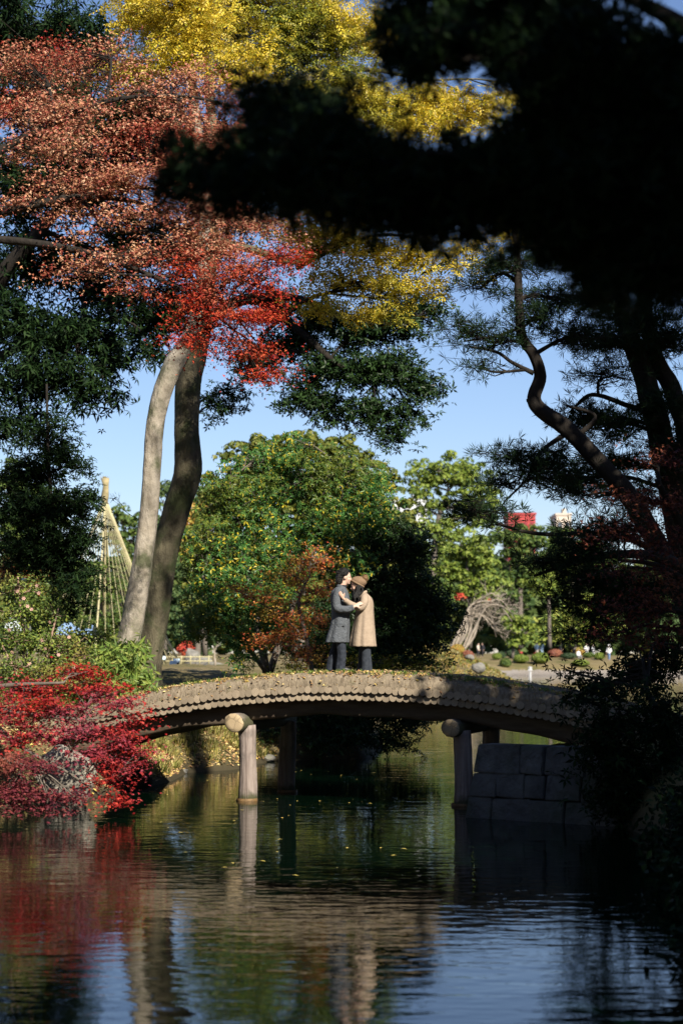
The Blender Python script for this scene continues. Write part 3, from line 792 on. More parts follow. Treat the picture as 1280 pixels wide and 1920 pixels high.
# salmon red maple, upper left
maple = tree('maple_tree', 'large salmon and red maple spreading over the upper left, in front of the two trunks', 'tree',
     [[(-330, 1330, 60, 35), (-300, 1000, 46, 35), (-260, 700, 40, 35), (-180, 500, 34, 34.5), (-60, 420, 24, 34), (60, 385, 17, 33.5), (150, 370, 12, 33.5), (260, 380, 8, 33.5), (330, 420, 6, 33.5)],
      [(-180, 500, 24, 34.5), (-60, 330, 20, 34), (60, 250, 14, 34), (200, 190, 9, 34), (340, 180, 6, 34), (440, 200, 4, 34)],
      [(150, 370, 10, 33.5), (210, 430, 8, 33.2), (300, 430, 6, 33.2), (400, 420, 4, 33)],
      [(300, 430, 8, 33.2), (360, 520, 7, 33), (420, 570, 5, 33), (480, 640, 3, 33)]],
     [(60, 130, 100, 55, 35), (180, 110, 110, 50, 35.5), (40, 200, 80, 45, 34.5), (150, 210, 90, 32, 34), (270, 180, 90, 36, 34.5), (380, 170, 70, 30, 34.5), (430, 200, 55, 30, 34.5),
      (60, 280, 80, 32, 34), (170, 270, 90, 30, 33.5), (290, 250, 90, 32, 33.5), (390, 250, 60, 28, 34), (90, 340, 80, 30, 33.5), (200, 340, 90, 30, 33), (300, 330, 80, 32, 33), (400, 330, 60, 35, 33.5), (460, 290, 40, 30, 34),
      (30, 380, 50, 22, 33.5), (240, 400, 70, 20, 32.8), (150, 440, 45, 16, 33), (190, 490, 75, 26, 32.8), (120, 505, 55, 15, 32.8), (250, 540, 45, 22, 32.8), (280, 470, 50, 25, 33), (370, 430, 55, 30, 33), (440, 420, 60, 30, 33), (510, 420, 50, 28, 33), (545, 455, 30, 24, 33), (340, 210, 60, 34, 34), (340, 290, 60, 34, 33.5), (350, 370, 60, 30, 33), (380, 460, 50, 30, 33), (110, 230, 80, 36, 34), (330, 150, 60, 30, 34.5), (230, 330, 80, 30, 33), (120, 400, 50, 20, 33.3), (300, 400, 60, 26, 33), (395, 400, 50, 40, 33, None, 1.6), (400, 470, 50, 36, 33, None, 1.6), (410, 260, 40, 40, 34, None, 1.5)],
     MT['salmon'], MT['barkdark'], .074, 70, cov=1.1, crad=.42, flat=.16, limb_r=.035, twig_r=.006, hollow=.6, nup=1.0, shape='maple3')
tree('maple_tree', 'deep scarlet maple boughs drooping over the fork of the two trunks', 'tree',
     [[(-420, 1330, 50, 33.6), (-400, 900, 36, 33.6), (-300, 520, 24, 33.4), (-80, 450, 17, 33.2), (150, 470, 12, 33), (290, 520, 8, 32.8), (370, 560, 6, 32.6), (440, 620, 4, 32.5)]],
     [(350, 500, 45, 30, 32.8), (400, 530, 60, 36, 32.6), (450, 500, 50, 40, 32.6), (500, 520, 40, 40, 32.8), (370, 580, 50, 32, 32.6), (440, 590, 60, 36, 32.5), (500, 590, 30, 34, 32.6), (350, 630, 30, 26, 32.6), (430, 650, 50, 26, 32.5), (480, 660, 36, 26, 32.5), (480, 705, 40, 18, 32.5), (525, 700, 14, 8, 32.5), (390, 560, 50, 36, 33, None, 1.5), (380, 620, 36, 24, 33, None, 1.5), (540, 480, 36, 30, 32.8)],
     MT['scarlet'], MT['barkdark'], .07, 55, cov=1.6, crad=.36, flat=.18, limb_r=.03, twig_r=.006, hollow=.6, nup=.9, shape='maple3')

# dark evergreen upper left and the ones below it
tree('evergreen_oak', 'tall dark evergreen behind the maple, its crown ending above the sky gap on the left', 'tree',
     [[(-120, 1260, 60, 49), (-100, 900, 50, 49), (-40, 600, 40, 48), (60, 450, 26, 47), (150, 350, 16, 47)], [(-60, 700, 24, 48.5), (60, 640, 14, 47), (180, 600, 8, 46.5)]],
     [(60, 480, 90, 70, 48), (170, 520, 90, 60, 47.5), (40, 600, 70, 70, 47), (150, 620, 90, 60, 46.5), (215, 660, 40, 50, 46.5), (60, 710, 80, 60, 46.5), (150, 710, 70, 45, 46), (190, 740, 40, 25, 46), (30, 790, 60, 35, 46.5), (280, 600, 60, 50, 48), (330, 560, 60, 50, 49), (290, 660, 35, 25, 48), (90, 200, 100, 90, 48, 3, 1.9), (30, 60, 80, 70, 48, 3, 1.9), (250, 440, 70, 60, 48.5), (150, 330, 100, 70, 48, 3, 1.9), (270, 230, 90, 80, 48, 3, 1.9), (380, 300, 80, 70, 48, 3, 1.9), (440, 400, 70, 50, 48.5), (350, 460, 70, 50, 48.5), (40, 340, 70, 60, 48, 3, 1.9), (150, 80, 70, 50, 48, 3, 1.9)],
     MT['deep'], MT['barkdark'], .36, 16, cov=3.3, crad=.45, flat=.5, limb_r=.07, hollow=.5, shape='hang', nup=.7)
tree('evergreen_oak', 'dark evergreen oak with curving black limbs, hanging between the red maple and the pines', 'tree',
     [[(285, 1290, 26, 52), (318, 1040, 25, 52), (350, 880, 24, 51), (351, 720, 24, 51), (372, 620, 24, 50), (470, 560, 22, 49), (560, 620, 16, 48.5), (630, 680, 11, 48), (700, 710, 6, 48)],
      [(470, 560, 20, 49), (560, 560, 14, 48.5), (660, 600, 10, 48), (760, 610, 6, 48)]],
     [(470, 680, 36, 34, 49), (540, 640, 60, 34, 49), (600, 600, 60, 36, 49), (680, 620, 60, 40, 48.5), (750, 600, 55, 36, 48.5), (800, 580, 30, 26, 48.5), (600, 690, 55, 36, 48.5), (570, 745, 60, 26, 48.5), (680, 700, 50, 36, 48), (740, 690, 50, 40, 48), (790, 730, 40, 30, 48), (700, 770, 60, 30, 48), (730, 815, 36, 20, 48), (620, 770, 36, 24, 48.5), (770, 780, 26, 22, 48), (400, 760, 26, 30, 50, None, .5), (440, 740, 26, 30, 50, None, .5), (520, 570, 40, 40, 49)],
     MT['oak'], MT['barkdark'], .28, 14, cov=4.2, crad=.38, flat=.5, limb_r=.04, hollow=.6, shape='spray', nup=.7)
tree('young_oak', 'slim dark leaved tree on a thin straight trunk above the flowering shrubs at left', 'tree',
     [[(99, 1260, 12, 42), (100, 1100, 11, 42), (96, 960, 9, 42), (90, 820, 6, 42), (88, 720, 4, 42)]],
     [(60, 880, 60, 40, 42.5), (30, 950, 50, 60, 42.5), (90, 960, 70, 50, 42), (150, 950, 40, 40, 41.8), (50, 1040, 60, 60, 42.2), (110, 1040, 60, 50, 42), (150, 1010, 36, 40, 41.6), (140, 1090, 46, 26, 41.6), (120, 860, 40, 30, 42), (150, 880, 30, 18, 42, None, .6), (80, 830, 50, 30, 42.4, None, .7), (180, 1070, 30, 10, 41.5, None, .4), (120, 1140, 50, 26, 41.8, None, .8), (165, 925, 22, 22, 41.8, None, .4), (105, 800, 35, 40, 42, None, .5)],
     MT['deep'], MT['barkdark'], .22, 14, cov=2.9, crad=.34, flat=.4, limb_r=.025, hollow=.6, shape='spray', nup=.8)
tree('rust_maple', 'small rusty orange maple glimpsed behind the dark young tree at the left edge', 'tree',
     [[(-20, 1230, 10, 46), (0, 1100, 7, 46), (20, 1050, 4, 46)]], [(15, 1060, 30, 22, 45.5), (40, 1090, 30, 15, 45.5)], MT['rust'], MT['twig'], .07, 30, cov=1.4, limb_r=.02, shape='maple')

# central sunlit camellia thicket and its neighbours
tree('camellia_thicket', 'big sunlit thicket of glossy green leaves flecked with yellow, left of the couple', 'bush',
     [[(500, 1262, 16, 46.5), (480, 1150, 13, 46.5), (450, 1000, 9, 46.5), (430, 900, 5, 46.5)], [(505, 1262, 14, 46.8), (560, 1100, 11, 47), (600, 960, 8, 47), (620, 860, 5, 47)], [(500, 1262, 9, 46), (420, 1150, 7, 45.5), (380, 1080, 4, 45.5)]],
     [(430, 930, 55, 60, 46.5), (400, 1030, 60, 70, 46), (480, 960, 70, 70, 46.5), (560, 900, 80, 60, 47), (500, 860, 60, 36, 47), (640, 900, 70, 60, 47), (600, 990, 70, 70, 46.5), (520, 1050, 80, 60, 46), (410, 1120, 55, 55, 45.5), (380, 1170, 40, 45, 45), (450, 1190, 50, 50, 45), (480, 1120, 60, 50, 45.3), (690, 960, 50, 55, 47), (650, 1050, 60, 50, 46.5), (540, 1180, 50, 40, 45.3), (450, 1240, 30, 14, 44.8), (560, 830, 50, 25, 47.3, None, .6), (700, 900, 40, 40, 47.5, None, .8)],
     MT['bush'], MT['twig'], .22, 12, cov=1.9, crad=.34, flat=.5, limb_r=.03, twig_r=.007, hollow=.6, nup=.5, sunface=.6, shape='spray')
tree('dark_bush', 'dark broadleaf bush in deep shade right behind the kissing couple', 'bush',
     [[(700, 1262, 14, 46.8), (710, 1180, 12, 46.8), (720, 1060, 8, 46.8)]],
     [(720, 1010, 60, 50, 47.5), (770, 1030, 50, 50, 47.3), (700, 1100, 70, 60, 47), (780, 1110, 55, 60, 47), (820, 1150, 35, 40, 47), (740, 1180, 70, 50, 46.8), (640, 1160, 60, 60, 46.6), (560, 1335, 50, 30, 45.6), (640, 1345, 60, 36, 45.8), (710, 1335, 40, 34, 46.4), (520, 1370, 24, 24, 45.4, None, .6), (600, 1390, 50, 16, 45.5), (670, 1385, 50, 16, 46), (755, 1345, 40, 34, 46.6), (740, 1385, 40, 18, 46.3), (795, 1335, 24, 26, 47.5), (800, 1200, 40, 24, 46.9), (690, 1225, 80, 26, 46.4), (600, 1215, 50, 30, 46.2), (760, 1230, 50, 18, 46.5)],
     MT['oak'], MT['barkdark'], .24, 12, cov=3.0, crad=.34, flat=.5, limb_r=.03, hollow=.5, nup=.6, shape='spray')
tree('rust_maple', 'airy orange brown maple between the green thicket and the couple', 'tree',
     [[(585, 1262, 9, 43.6), (575, 1200, 8, 43.6), (560, 1130, 6, 43.6), (580, 1080, 4, 43.6)], [(575, 1200, 6, 43.6), (520, 1150, 4, 43.6), (440, 1105, 2.5, 43.5)]],
     [(590, 1050, 45, 25, 43.8), (550, 1080, 50, 26, 43.6), (600, 1110, 40, 26, 43.6), (500, 1120, 50, 20, 43.4), (450, 1105, 35, 14, 43.3), (540, 1150, 50, 22, 43.4), (600, 1160, 30, 24, 43.6), (490, 1200, 45, 14, 43.2), (550, 1190, 45, 18, 43.3), (580, 1225, 45, 20, 43.2)],
     MT['rust'], MT['twig'], .075, 30, cov=.8, crad=.34, flat=.2, limb_r=.02, twig_r=.005, hollow=.6, shape='maple3', nup=.8)
# low planting behind the deck
tree('low_shrubs', 'low yellow green shrubs along the back edge of the bridge behind the couple', 'shrub', [[(640, 1275, 6, 45.8), (640, 1255, 5, 45.8)]],
     [(600, 1246, 40, 12, 45.9), (660, 1240, 40, 16, 45.9), (720, 1244, 40, 14, 45.9), (770, 1246, 36, 12, 46.2), (820, 1248, 30, 10, 46.6), (540, 1250, 30, 8, 45.8)],
     MT['yellowgreen'], MT['twig'], .075, 26, cov=1.1, crad=.3, flat=.5, limb_r=.01, hollow=.7)
# bare twigs
def fractal(g, p, d, L, r, depth, spread=.6, up=.0, kids=3):
    e = p + d * L
    mid = p + d * L * .5 + RNG.normal(0, .05, 3) * L
    g.segs(np.array([p, mid]), np.array([mid, e]), np.array([r, r * .85]), np.array([r * .85, r * .65]))
    if depth == 0: return
    for _ in range(kids):
        nd = norm((d + RNG.normal(0, spread, 3) * np.array((1, .6, 1)) + np.array((0, 0, up)))[None])[0]
        t = random.uniform(.45, 1)
        fractal(g, p + d * L * t, nd, L * random.uniform(.55, .8), r * .6, depth - 1, spread, up, kids)
def bare(name, label, start, direction, L, r, depth, mat, **k):
    o = empty(name, (start[0], start[1], gz(start[0], start[1]))); tag(o, label, 'sapling')
    g = Geo(); fractal(g, np.array(start) - np.array(o.location), np.array(direction), L, r, depth, **k)
    b0 = np.array(start) - np.array(o.location)
    g2 = Geo(); g2.tube(np.array([(0, 0, 0), b0 * .5 + np.array((.02, 0, 0)), b0]), [r * 1.5, r * 1.2, r], 6)
    link('trunk', g2.mesh('trunk', True), mat, o)
    link('branches', g.mesh('branches'), mat, o)
    return o
bare('bare_sapling', 'leafless pale twigs rising above the thicket against the sky', P(690, 950, 48.3), norm(np.array([[.1, 0, 1.]]))[0], .75, .012, 5, MT['twig'], up=.12, kids=2, spread=.5)
bare('bare_sapling', 'thin dark twigs reaching left from the two trunks across the sky', P(262, 975, 43), norm(np.array([[-.8, 0, .5]]))[0], .45, .010, 4, MT['barkdark'], up=.05, kids=2, spread=.4)

# right pines behind the bridge, in silhouette
PT = (.20, 18, .007, 5)
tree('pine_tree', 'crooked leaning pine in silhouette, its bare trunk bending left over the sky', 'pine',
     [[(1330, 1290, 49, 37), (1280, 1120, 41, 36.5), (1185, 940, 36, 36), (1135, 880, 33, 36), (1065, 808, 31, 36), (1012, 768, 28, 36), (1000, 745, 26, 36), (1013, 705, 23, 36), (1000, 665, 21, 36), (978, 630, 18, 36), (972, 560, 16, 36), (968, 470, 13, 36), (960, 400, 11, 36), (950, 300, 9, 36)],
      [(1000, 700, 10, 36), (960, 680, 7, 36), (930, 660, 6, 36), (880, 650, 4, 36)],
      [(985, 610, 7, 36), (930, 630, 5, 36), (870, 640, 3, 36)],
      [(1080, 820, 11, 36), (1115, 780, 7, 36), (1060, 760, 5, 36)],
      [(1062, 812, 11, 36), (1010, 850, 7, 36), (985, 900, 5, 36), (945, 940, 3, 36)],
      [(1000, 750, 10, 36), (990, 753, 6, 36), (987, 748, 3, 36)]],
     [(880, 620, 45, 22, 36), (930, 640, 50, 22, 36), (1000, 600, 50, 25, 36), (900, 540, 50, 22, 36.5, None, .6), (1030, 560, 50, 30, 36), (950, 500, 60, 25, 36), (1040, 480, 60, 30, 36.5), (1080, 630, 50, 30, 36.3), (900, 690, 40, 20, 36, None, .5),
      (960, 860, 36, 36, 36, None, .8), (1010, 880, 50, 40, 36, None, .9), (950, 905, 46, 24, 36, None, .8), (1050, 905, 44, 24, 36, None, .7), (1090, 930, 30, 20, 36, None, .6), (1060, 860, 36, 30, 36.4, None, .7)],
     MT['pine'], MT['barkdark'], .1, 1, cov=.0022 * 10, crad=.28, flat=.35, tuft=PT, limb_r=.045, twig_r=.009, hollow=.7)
tree('pine_tree', 'upright dark pine at the right edge with several stems and dense needles', 'pine',
     [[(1330, 1290, 70, 40), (1290, 1050, 60, 39.5), (1255, 900, 52, 39), (1232, 800, 46, 39), (1212, 720, 42, 39), (1180, 630, 34, 39), (1165, 560, 28, 39), (1150, 430, 24, 39)],
      [(1290, 1050, 40, 39.5), (1290, 850, 36, 39.2), (1262, 740, 34, 39), (1225, 660, 30, 39), (1205, 560, 26, 39), (1200, 430, 20, 39)],
      [(1217, 770, 12, 39), (1180, 762, 10, 38.8), (1110, 740, 8, 38.6), (1070, 770, 5, 38.5)]],
     [(1130, 640, 60, 30, 38.6), (1200, 600, 70, 36, 38.6), (1250, 640, 50, 40, 38.6), (1120, 560, 60, 36, 39), (1190, 500, 70, 40, 39), (1260, 540, 50, 45, 39), (1100, 470, 60, 40, 39), (1050, 420, 60, 40, 39), (1200, 420, 80, 40, 39), (1090, 780, 60, 26, 38.5, None, .8), (1150, 800, 60, 30, 38.5, None, .8), (1130, 700, 50, 24, 38.5, None, .7), (1080, 900, 50, 36, 38.4, None, .8), (1150, 870, 50, 30, 38.4), (1230, 760, 40, 40, 38.4), (1270, 850, 40, 50, 38.4), (1170, 930, 50, 26, 38.4),
      (1000, 440, 50, 24, 39), (1260, 440, 50, 40, 39)],
     MT['pine'], MT['barkdark'], .1, 1, cov=.0029 * 10, crad=.28, flat=.4, tuft=PT, limb_r=.05, twig_r=.009, hollow=.7)
tree('pine_tree', 'low pine boughs reaching left over the water below the red building', 'pine',
     [[(1400, 1270, 40, 34), (1330, 1120, 30, 33), (1250, 1050, 22, 32), (1150, 1040, 15, 31.5), (1060, 1060, 9, 31.5), (1000, 1080, 5, 31.5)], [(1330, 1120, 20, 33), (1180, 1010, 12, 32), (1000, 1000, 7, 32), (880, 962, 4, 32)], [(1330, 1160, 20, 33), (1200, 1130, 12, 32), (1080, 1130, 6, 31.5)]],
     [(890, 955, 40, 16, 32), (920, 962, 30, 14, 32), (925, 985, 26, 12, 32, None, .6), (1080, 990, 30, 12, 32, None, .7), (1030, 1050, 50, 20, 31.5), (1090, 1030, 60, 26, 31.5), (1150, 1000, 60, 30, 31.7), (1090, 1080, 60, 22, 31.5), (1150, 1090, 50, 36, 31.6), (1060, 1120, 50, 16, 31.5), (1130, 1150, 50, 24, 31.6), (1200, 1120, 60, 50, 31.8), (1110, 1190, 40, 20, 31.8)],
     MT['pine'], MT['barkdark'], .1, 1, cov=.0030 * 10, crad=.26, flat=.4, tuft=(.17, 20, .007, 5), limb_r=.035, twig_r=.008, hollow=.7)
# shaded maple on the right
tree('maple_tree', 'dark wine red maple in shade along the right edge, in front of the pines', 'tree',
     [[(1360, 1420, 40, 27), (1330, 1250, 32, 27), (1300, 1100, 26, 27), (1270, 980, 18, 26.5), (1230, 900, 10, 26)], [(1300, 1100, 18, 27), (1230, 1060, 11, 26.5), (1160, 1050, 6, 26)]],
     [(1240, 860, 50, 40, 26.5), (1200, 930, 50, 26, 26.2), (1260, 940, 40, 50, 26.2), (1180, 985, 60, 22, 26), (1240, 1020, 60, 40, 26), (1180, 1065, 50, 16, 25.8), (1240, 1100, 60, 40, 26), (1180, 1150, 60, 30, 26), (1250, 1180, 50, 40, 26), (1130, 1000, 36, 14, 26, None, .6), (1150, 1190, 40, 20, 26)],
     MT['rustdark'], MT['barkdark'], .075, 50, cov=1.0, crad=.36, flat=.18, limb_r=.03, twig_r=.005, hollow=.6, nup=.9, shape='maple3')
tree('waterside_bush', 'black green bush on the right bank over the bridge end and the stone wall', 'bush',
     [[(1300, 1500, 30, 28.0), (1260, 1400, 22, 28.2), (1210, 1290, 10, 31)], [(1240, 1510, 12, 28.0), (1160, 1420, 8, 28.0), (1130, 1330, 5, 28.2)]],
     [(1130, 1285, 60, 24, 33), (1200, 1260, 60, 40, 33), (1250, 1230, 50, 40, 33), (1090, 1310, 40, 20, 28.0), (1160, 1350, 60, 50, 28.0), (1240, 1340, 60, 60, 28.0), (1120, 1400, 40, 40, 28.0), (1180, 1450, 50, 60, 28.0), (1250, 1450, 60, 70, 28.0), (1200, 1510, 60, 30, 28.0), (1260, 1520, 50, 40, 28.0), (1160, 1510, 36, 36, 28.0), (1060, 1255, 26, 10, 33, None, .6)],
     MT['deep'], MT['barkdark'], .22, 12, cov=2.6, crad=.3, flat=.6, limb_r=.03, hollow=.5, nup=.6, shape='spray')
tree('waterside_bush', 'black undergrowth hanging to the water at the lower right corner', 'bush',
     [[(1420, 1800, 30, 18), (1360, 1700, 22, 18), (1300, 1650, 12, 18)]],
     [(1280, 1500, 50, 50, 24), (1240, 1570, 46, 26, 24), (1280, 1640, 40, 40, 20), (1330, 1720, 60, 70, 18), (1350, 1810, 60, 70, 16), (1350, 1900, 60, 60, 15), (1300, 1560, 60, 60, 22)],
     MT['deep'], MT['barkdark'], .10, 26, cov=2.4, crad=.25, flat=.6, limb_r=.012, limbs=False, twigs=False, hollow=.5, nup=.3)

# crimson maple low on the left, hanging over the water
tree('maple_tree', 'crimson maple hanging low over the water at the left, below the flowering shrubs', 'tree',
     [[(-220, 1420, 40, 31.8), (-140, 1330, 26, 31.3), (-40, 1330, 16, 30.8), (60, 1340, 9, 30.3), (160, 1350, 5, 30.1)], [(-140, 1330, 18, 31.3), (-20, 1290, 10, 30.8), (120, 1280, 5, 30.3)], [(-40, 1330, 12, 30.8), (40, 1400, 8, 30.3), (130, 1450, 5, 29.9), (200, 1500, 3, 29.7)]],
     [(140, 1262, 50, 14, 30.8), (60, 1290, 70, 22, 30.8), (180, 1290, 60, 16, 30.6), (20, 1330, 60, 30, 30.5), (110, 1330, 70, 26, 30.3), (220, 1320, 50, 16, 30.3), (250, 1345, 30, 14, 30.3), (40, 1380, 60, 26, 30.3), (150, 1370, 60, 20, 30.1), (220, 1380, 36, 24, 29.9), (190, 1420, 40, 22, 29.8), (240, 1440, 26, 16, 29.7), (200, 1460, 30, 14, 29.7), (215, 1500, 22, 20, 29.6), (265, 1410, 20, 8, 29.7, None, .7)],
     MT['crimson'], MT['twig'], .070, 60, cov=2.1, crad=.32, flat=.2, limb_r=.025, twig_r=.005, hollow=.6, nup=1.5, sunface=.25, shape='maple')
tree('maple_tree', 'dusky purple red maple sprays before the pale boulder at the left edge', 'tree',
     [[(-220, 1480, 26, 29.3), (-120, 1430, 16, 29.1), (-20, 1420, 9, 28.9), (60, 1440, 5, 28.8)]],
     [(20, 1430, 50, 22, 28.9), (80, 1440, 36, 16, 28.8), (30, 1480, 50, 24, 28.8), (90, 1490, 40, 12, 28.7), (20, 1510, 30, 20, 28.7), (100, 1520, 20, 10, 28.6, None, .7), (140, 1495, 20, 6, 28.6, None, .7)],
     MT['plum'], MT['twig'], .070, 60, cov=2.1, crad=.28, flat=.22, limb_r=.02, twig_r=.005, hollow=.6, nup=1.5, sunface=.25, shape='maple')

# flowering shrubs at the left
tree('flowering_shrub', 'loose sunlit shrub with pinkish stems and small pink flowers at the left edge', 'shrub',
     [[(60, 1310, 8, 38), (50, 1240, 6, 38), (40, 1150, 4, 38), (34, 1080, 3, 38)], [(66, 1310, 6, 37.8), (90, 1220, 5, 37.8), (110, 1140, 3, 38)], [(60, 1310, 6, 37.8), (20, 1240, 4, 37.6), (-10, 1180, 3, 38)]],
     [(30, 1100, 36, 26, 38.2, None, .8), (70, 1110, 36, 20, 38, None, .7), (40, 1150, 50, 30, 38), (100, 1150, 36, 24, 38, None, .7), (30, 1200, 50, 30, 37.8), (100, 1210, 50, 30, 37.8), (30, 1250, 50, 26, 37.6), (100, 1260, 50, 26, 37.6), (160, 1230, 40, 26, 37.8), (170, 1270, 40, 20, 37.6)],
     MT['shrublow'], MT['pinkstem'], .07, 30, cov=1.1, crad=.3, flat=.5, limb_r=.015, twig_r=.006, hollow=.6)
tree('low_shrubs', 'bright yellow green low shrubs between the flowering shrub and the pale trunk', 'shrub',
     [[(180, 1290, 6, 39), (180, 1240, 4, 39)]],
     [(150, 1190, 40, 20, 39.5, None, .8), (190, 1190, 30, 16, 39), (200, 1220, 30, 20, 38.8), (150, 1250, 40, 16, 38.6)],
     MT['clipped'], MT['twig'], .075, 30, cov=1.2, crad=.3, flat=.5, limb_r=.012, hollow=.6)

# ---------------------------------------------------------------- trees near the camera
FGB = [(1100, 180, 110, 120, 9), (1230, 190, 110, 110, 9), (1060, 330, 110, 80, 9), (1200, 350, 130, 80, 9), (1020, 110, 50, 60, 9), (1010, 280, 50, 70, 9), (1060, 50, 70, 40, 9), 
      (930, 345, 70, 48, 9), (840, 345, 70, 48, 9), (750, 345, 70, 48, 9), (660, 340, 70, 48, 9), (580, 325, 60, 48, 9), (520, 305, 36, 40, 9), (445, 345, 40, 14, 9, None, .7), (380, 330, 34, 10, 9, None, .5),
      (550, 225, 30, 34, 9.2), (600, 262, 50, 24, 9.2), (505, 190, 20, 18, 9.2, None, .7), (790, 40, 40, 24, 9.2), (860, 55, 60, 26, 9.2), (940, 60, 60, 34, 9.2), (800, 105, 16, 10, 9.2, None, .5), (960, -10, 120, 40, 9.2), (1240, 440, 70, 60, 9), (1130, 440, 90, 50, 9), (1240, 520, 60, 40, 9), (1160, 500, 60, 30, 9, None, .8), (1040, 425, 70, 30, 9), (940, 385, 80, 26, 9), (840, 385, 80, 26, 9), (740, 385, 80, 26, 9), (660, 372, 50, 24, 9)]
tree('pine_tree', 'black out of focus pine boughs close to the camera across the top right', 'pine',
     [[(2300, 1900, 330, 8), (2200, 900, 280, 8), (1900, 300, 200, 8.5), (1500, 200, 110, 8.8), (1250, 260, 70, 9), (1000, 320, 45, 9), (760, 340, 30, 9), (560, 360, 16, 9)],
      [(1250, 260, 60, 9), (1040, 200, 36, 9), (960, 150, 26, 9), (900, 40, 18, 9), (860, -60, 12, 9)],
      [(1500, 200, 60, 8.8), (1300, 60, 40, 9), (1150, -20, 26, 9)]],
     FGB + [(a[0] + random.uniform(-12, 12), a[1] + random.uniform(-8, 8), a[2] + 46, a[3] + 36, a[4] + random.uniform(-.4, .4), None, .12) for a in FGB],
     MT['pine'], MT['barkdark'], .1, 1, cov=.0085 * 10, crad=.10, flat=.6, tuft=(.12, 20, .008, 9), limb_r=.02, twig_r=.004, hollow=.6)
def shade_tree(label, u, a, h, ru, ra, rh, n, leaf, seed, name='evergreen_oak'):  # added tree outside the view, crown set in the sun's path to cast shade
    x = math.cos(SUN_AZ) * u - math.sin(SUN_AZ) * a; y = math.sin(SUN_AZ) * u + math.cos(SUN_AZ) * a
    z = h - a * math.tan(SUN_EL)
    zb = max(gz(x, y), -.5)
    root = empty(name, (x, y, zb)); tag(root, label, 'tree')
    base = np.array((x, y, zb)); c = np.array((x, y, z))
    pts = smooth_path(np.array([(0, 0, 0, .35), (.2, .1, (z - zb) * .4, .28), (0, 0, z - zb, .15)]), 6)
    g = Geo(); g.tube(pts[:, :3], pts[:, 3], 12, wob=.04); link('trunk', g.mesh('trunk', True), MT['barkdark'], root)
    U = np.array((math.cos(SUN_AZ), math.sin(SUN_AZ), 0)); A = np.array((-math.sin(SUN_AZ), math.cos(SUN_AZ), 0)); Z = np.array((0, 0, 1.))
    nc = n // 40
    d = unif_ball(nc, .34)
    cc = c + d[:, :1] * ru * U + d[:, 1:2] * ra * A + d[:, 2:] * rh * Z
    g = Geo(); src = base + pts[RNG.integers(len(pts) // 2, len(pts), nc), :3]
    g.segs(src - base, cc - base, .05, .01); link('branches', g.mesh('branches'), MT['barkdark'], root)
    C = (cc[:, None] + RNG.normal(0, .45, (nc, 40, 3)) * np.array((1, 1, .6))).reshape(-1, 3) - base
    link('crown', leaf_mesh('crown', C, leaf * RNG.uniform(.7, 1.2, len(C)), RNG.normal(size=(len(C), 3)) + np.array(to_sun) * .5, 'clump'), MT['deep'], root)
shade_tree('dense evergreen overhanging the near water to the right of the camera', 5.6, -1, 10.0, 3.6, 3.0, 3.6, 7500, .26, 1)
shade_tree('broad evergreen on the near right bank out of frame', 17, 7, 15.8, 4.2, 3.5, 4.2, 8000, .27, 2)
shade_tree('tall evergreen shading the right end of the bridge', 23.0, 18, 25.8, 4.2, 3.5, 6.2, 9500, .34, 3)
shade_tree('low evergreen leaning out over the bank short of the bridge', 19.2, 15, 19.8, 3.0, 3.0, 4.0, 9000, .28, 5)
shade_tree('very tall evergreen far out to the right beyond the bridge', 26.8, 18, 32.5, 4.2, 3.5, 4.4, 8500, .27, 4)

shade_tree('slender evergreen on the right bank with a thin high crown', 16.5, 14, 32.6, 1.0, 1.6, 4.4, 3000, .18, 6)
shade_tree('evergreen leaning over the near right bank beside the viewer', 11.4, -4, 11.0, 2.6, 3.0, 3.4, 6000, .28, 8)
def sky_block_tree(label, x, y, zc, r, rh, n=2600, seed=0, name='evergreen_oak'):  # added tree outside the view, cuts sky fill to deepen the shadows
    zb = max(gz(x, y), -.5); base = np.array((x, y, zb)); c = np.array((x, y, zc))
    root = empty(name, base); tag(root, label, 'tree')
    g = Geo(); g.tube(np.array([(0, 0, -.3), (.2, 0, (zc - zb) * .5), (0, .1, zc - zb)]), [.45, .35, .2], 12, wob=.04); link('trunk', g.mesh('trunk', True), MT['barkdark'], root)
    nc = n // 30; cc = c + unif_ball(nc, .4) * np.array((r, r, rh))
    g = Geo(); g.segs(np.repeat((c - base)[None], nc, 0) * np.array((1, 1, .8)), cc - base, .06, .015); link('branches', g.mesh('branches'), MT['barkdark'], root)
    C = (cc[:, None] + RNG.normal(0, .6, (nc, 30, 3))).reshape(-1, 3) - base
    link('crown', leaf_mesh('crown', C, 1.1 * RNG.uniform(.7, 1.2, len(C)), RNG.normal(size=(len(C), 3)), 'clump'), MT['deep'], root)
for k, (x, y, zc, r, rh) in enumerate([(-13.5, 8, 14, 5.5, 13), (-15, 19, 14, 5.5, 13), (-15.5, 30, 14, 5.5, 13), (-12.5, -4, 14, 5.5, 13), (-7, -14, 14, 6, 13), (1.5, -18, 14, 7, 13), (10, -15, 13, 5.5, 12), (15, -4, 10, 5, 10), (17, 6, 10, 5, 10), (15, 44, 9, 5, 9), (20, 34, 12, 5, 12)]):
    sky_block_tree(['thick evergreen on the near left shore', 'thick evergreen on the left shore level with the maple', 'thick evergreen on the left shore short of the bridge', 'thick evergreen behind the viewer at the left', 'thick low evergreen behind the viewer, left of centre', 'thick evergreen straight behind the viewer', 'thick evergreen behind the viewer at the right', 'thick evergreen close on the right of the viewer', 'tall thick evergreen on the near right bank', 'thick evergreen on the right bank beyond the bridge', 'tall thick evergreen far right of the bridge'][k], x, y, zc, r, rh, seed=k)

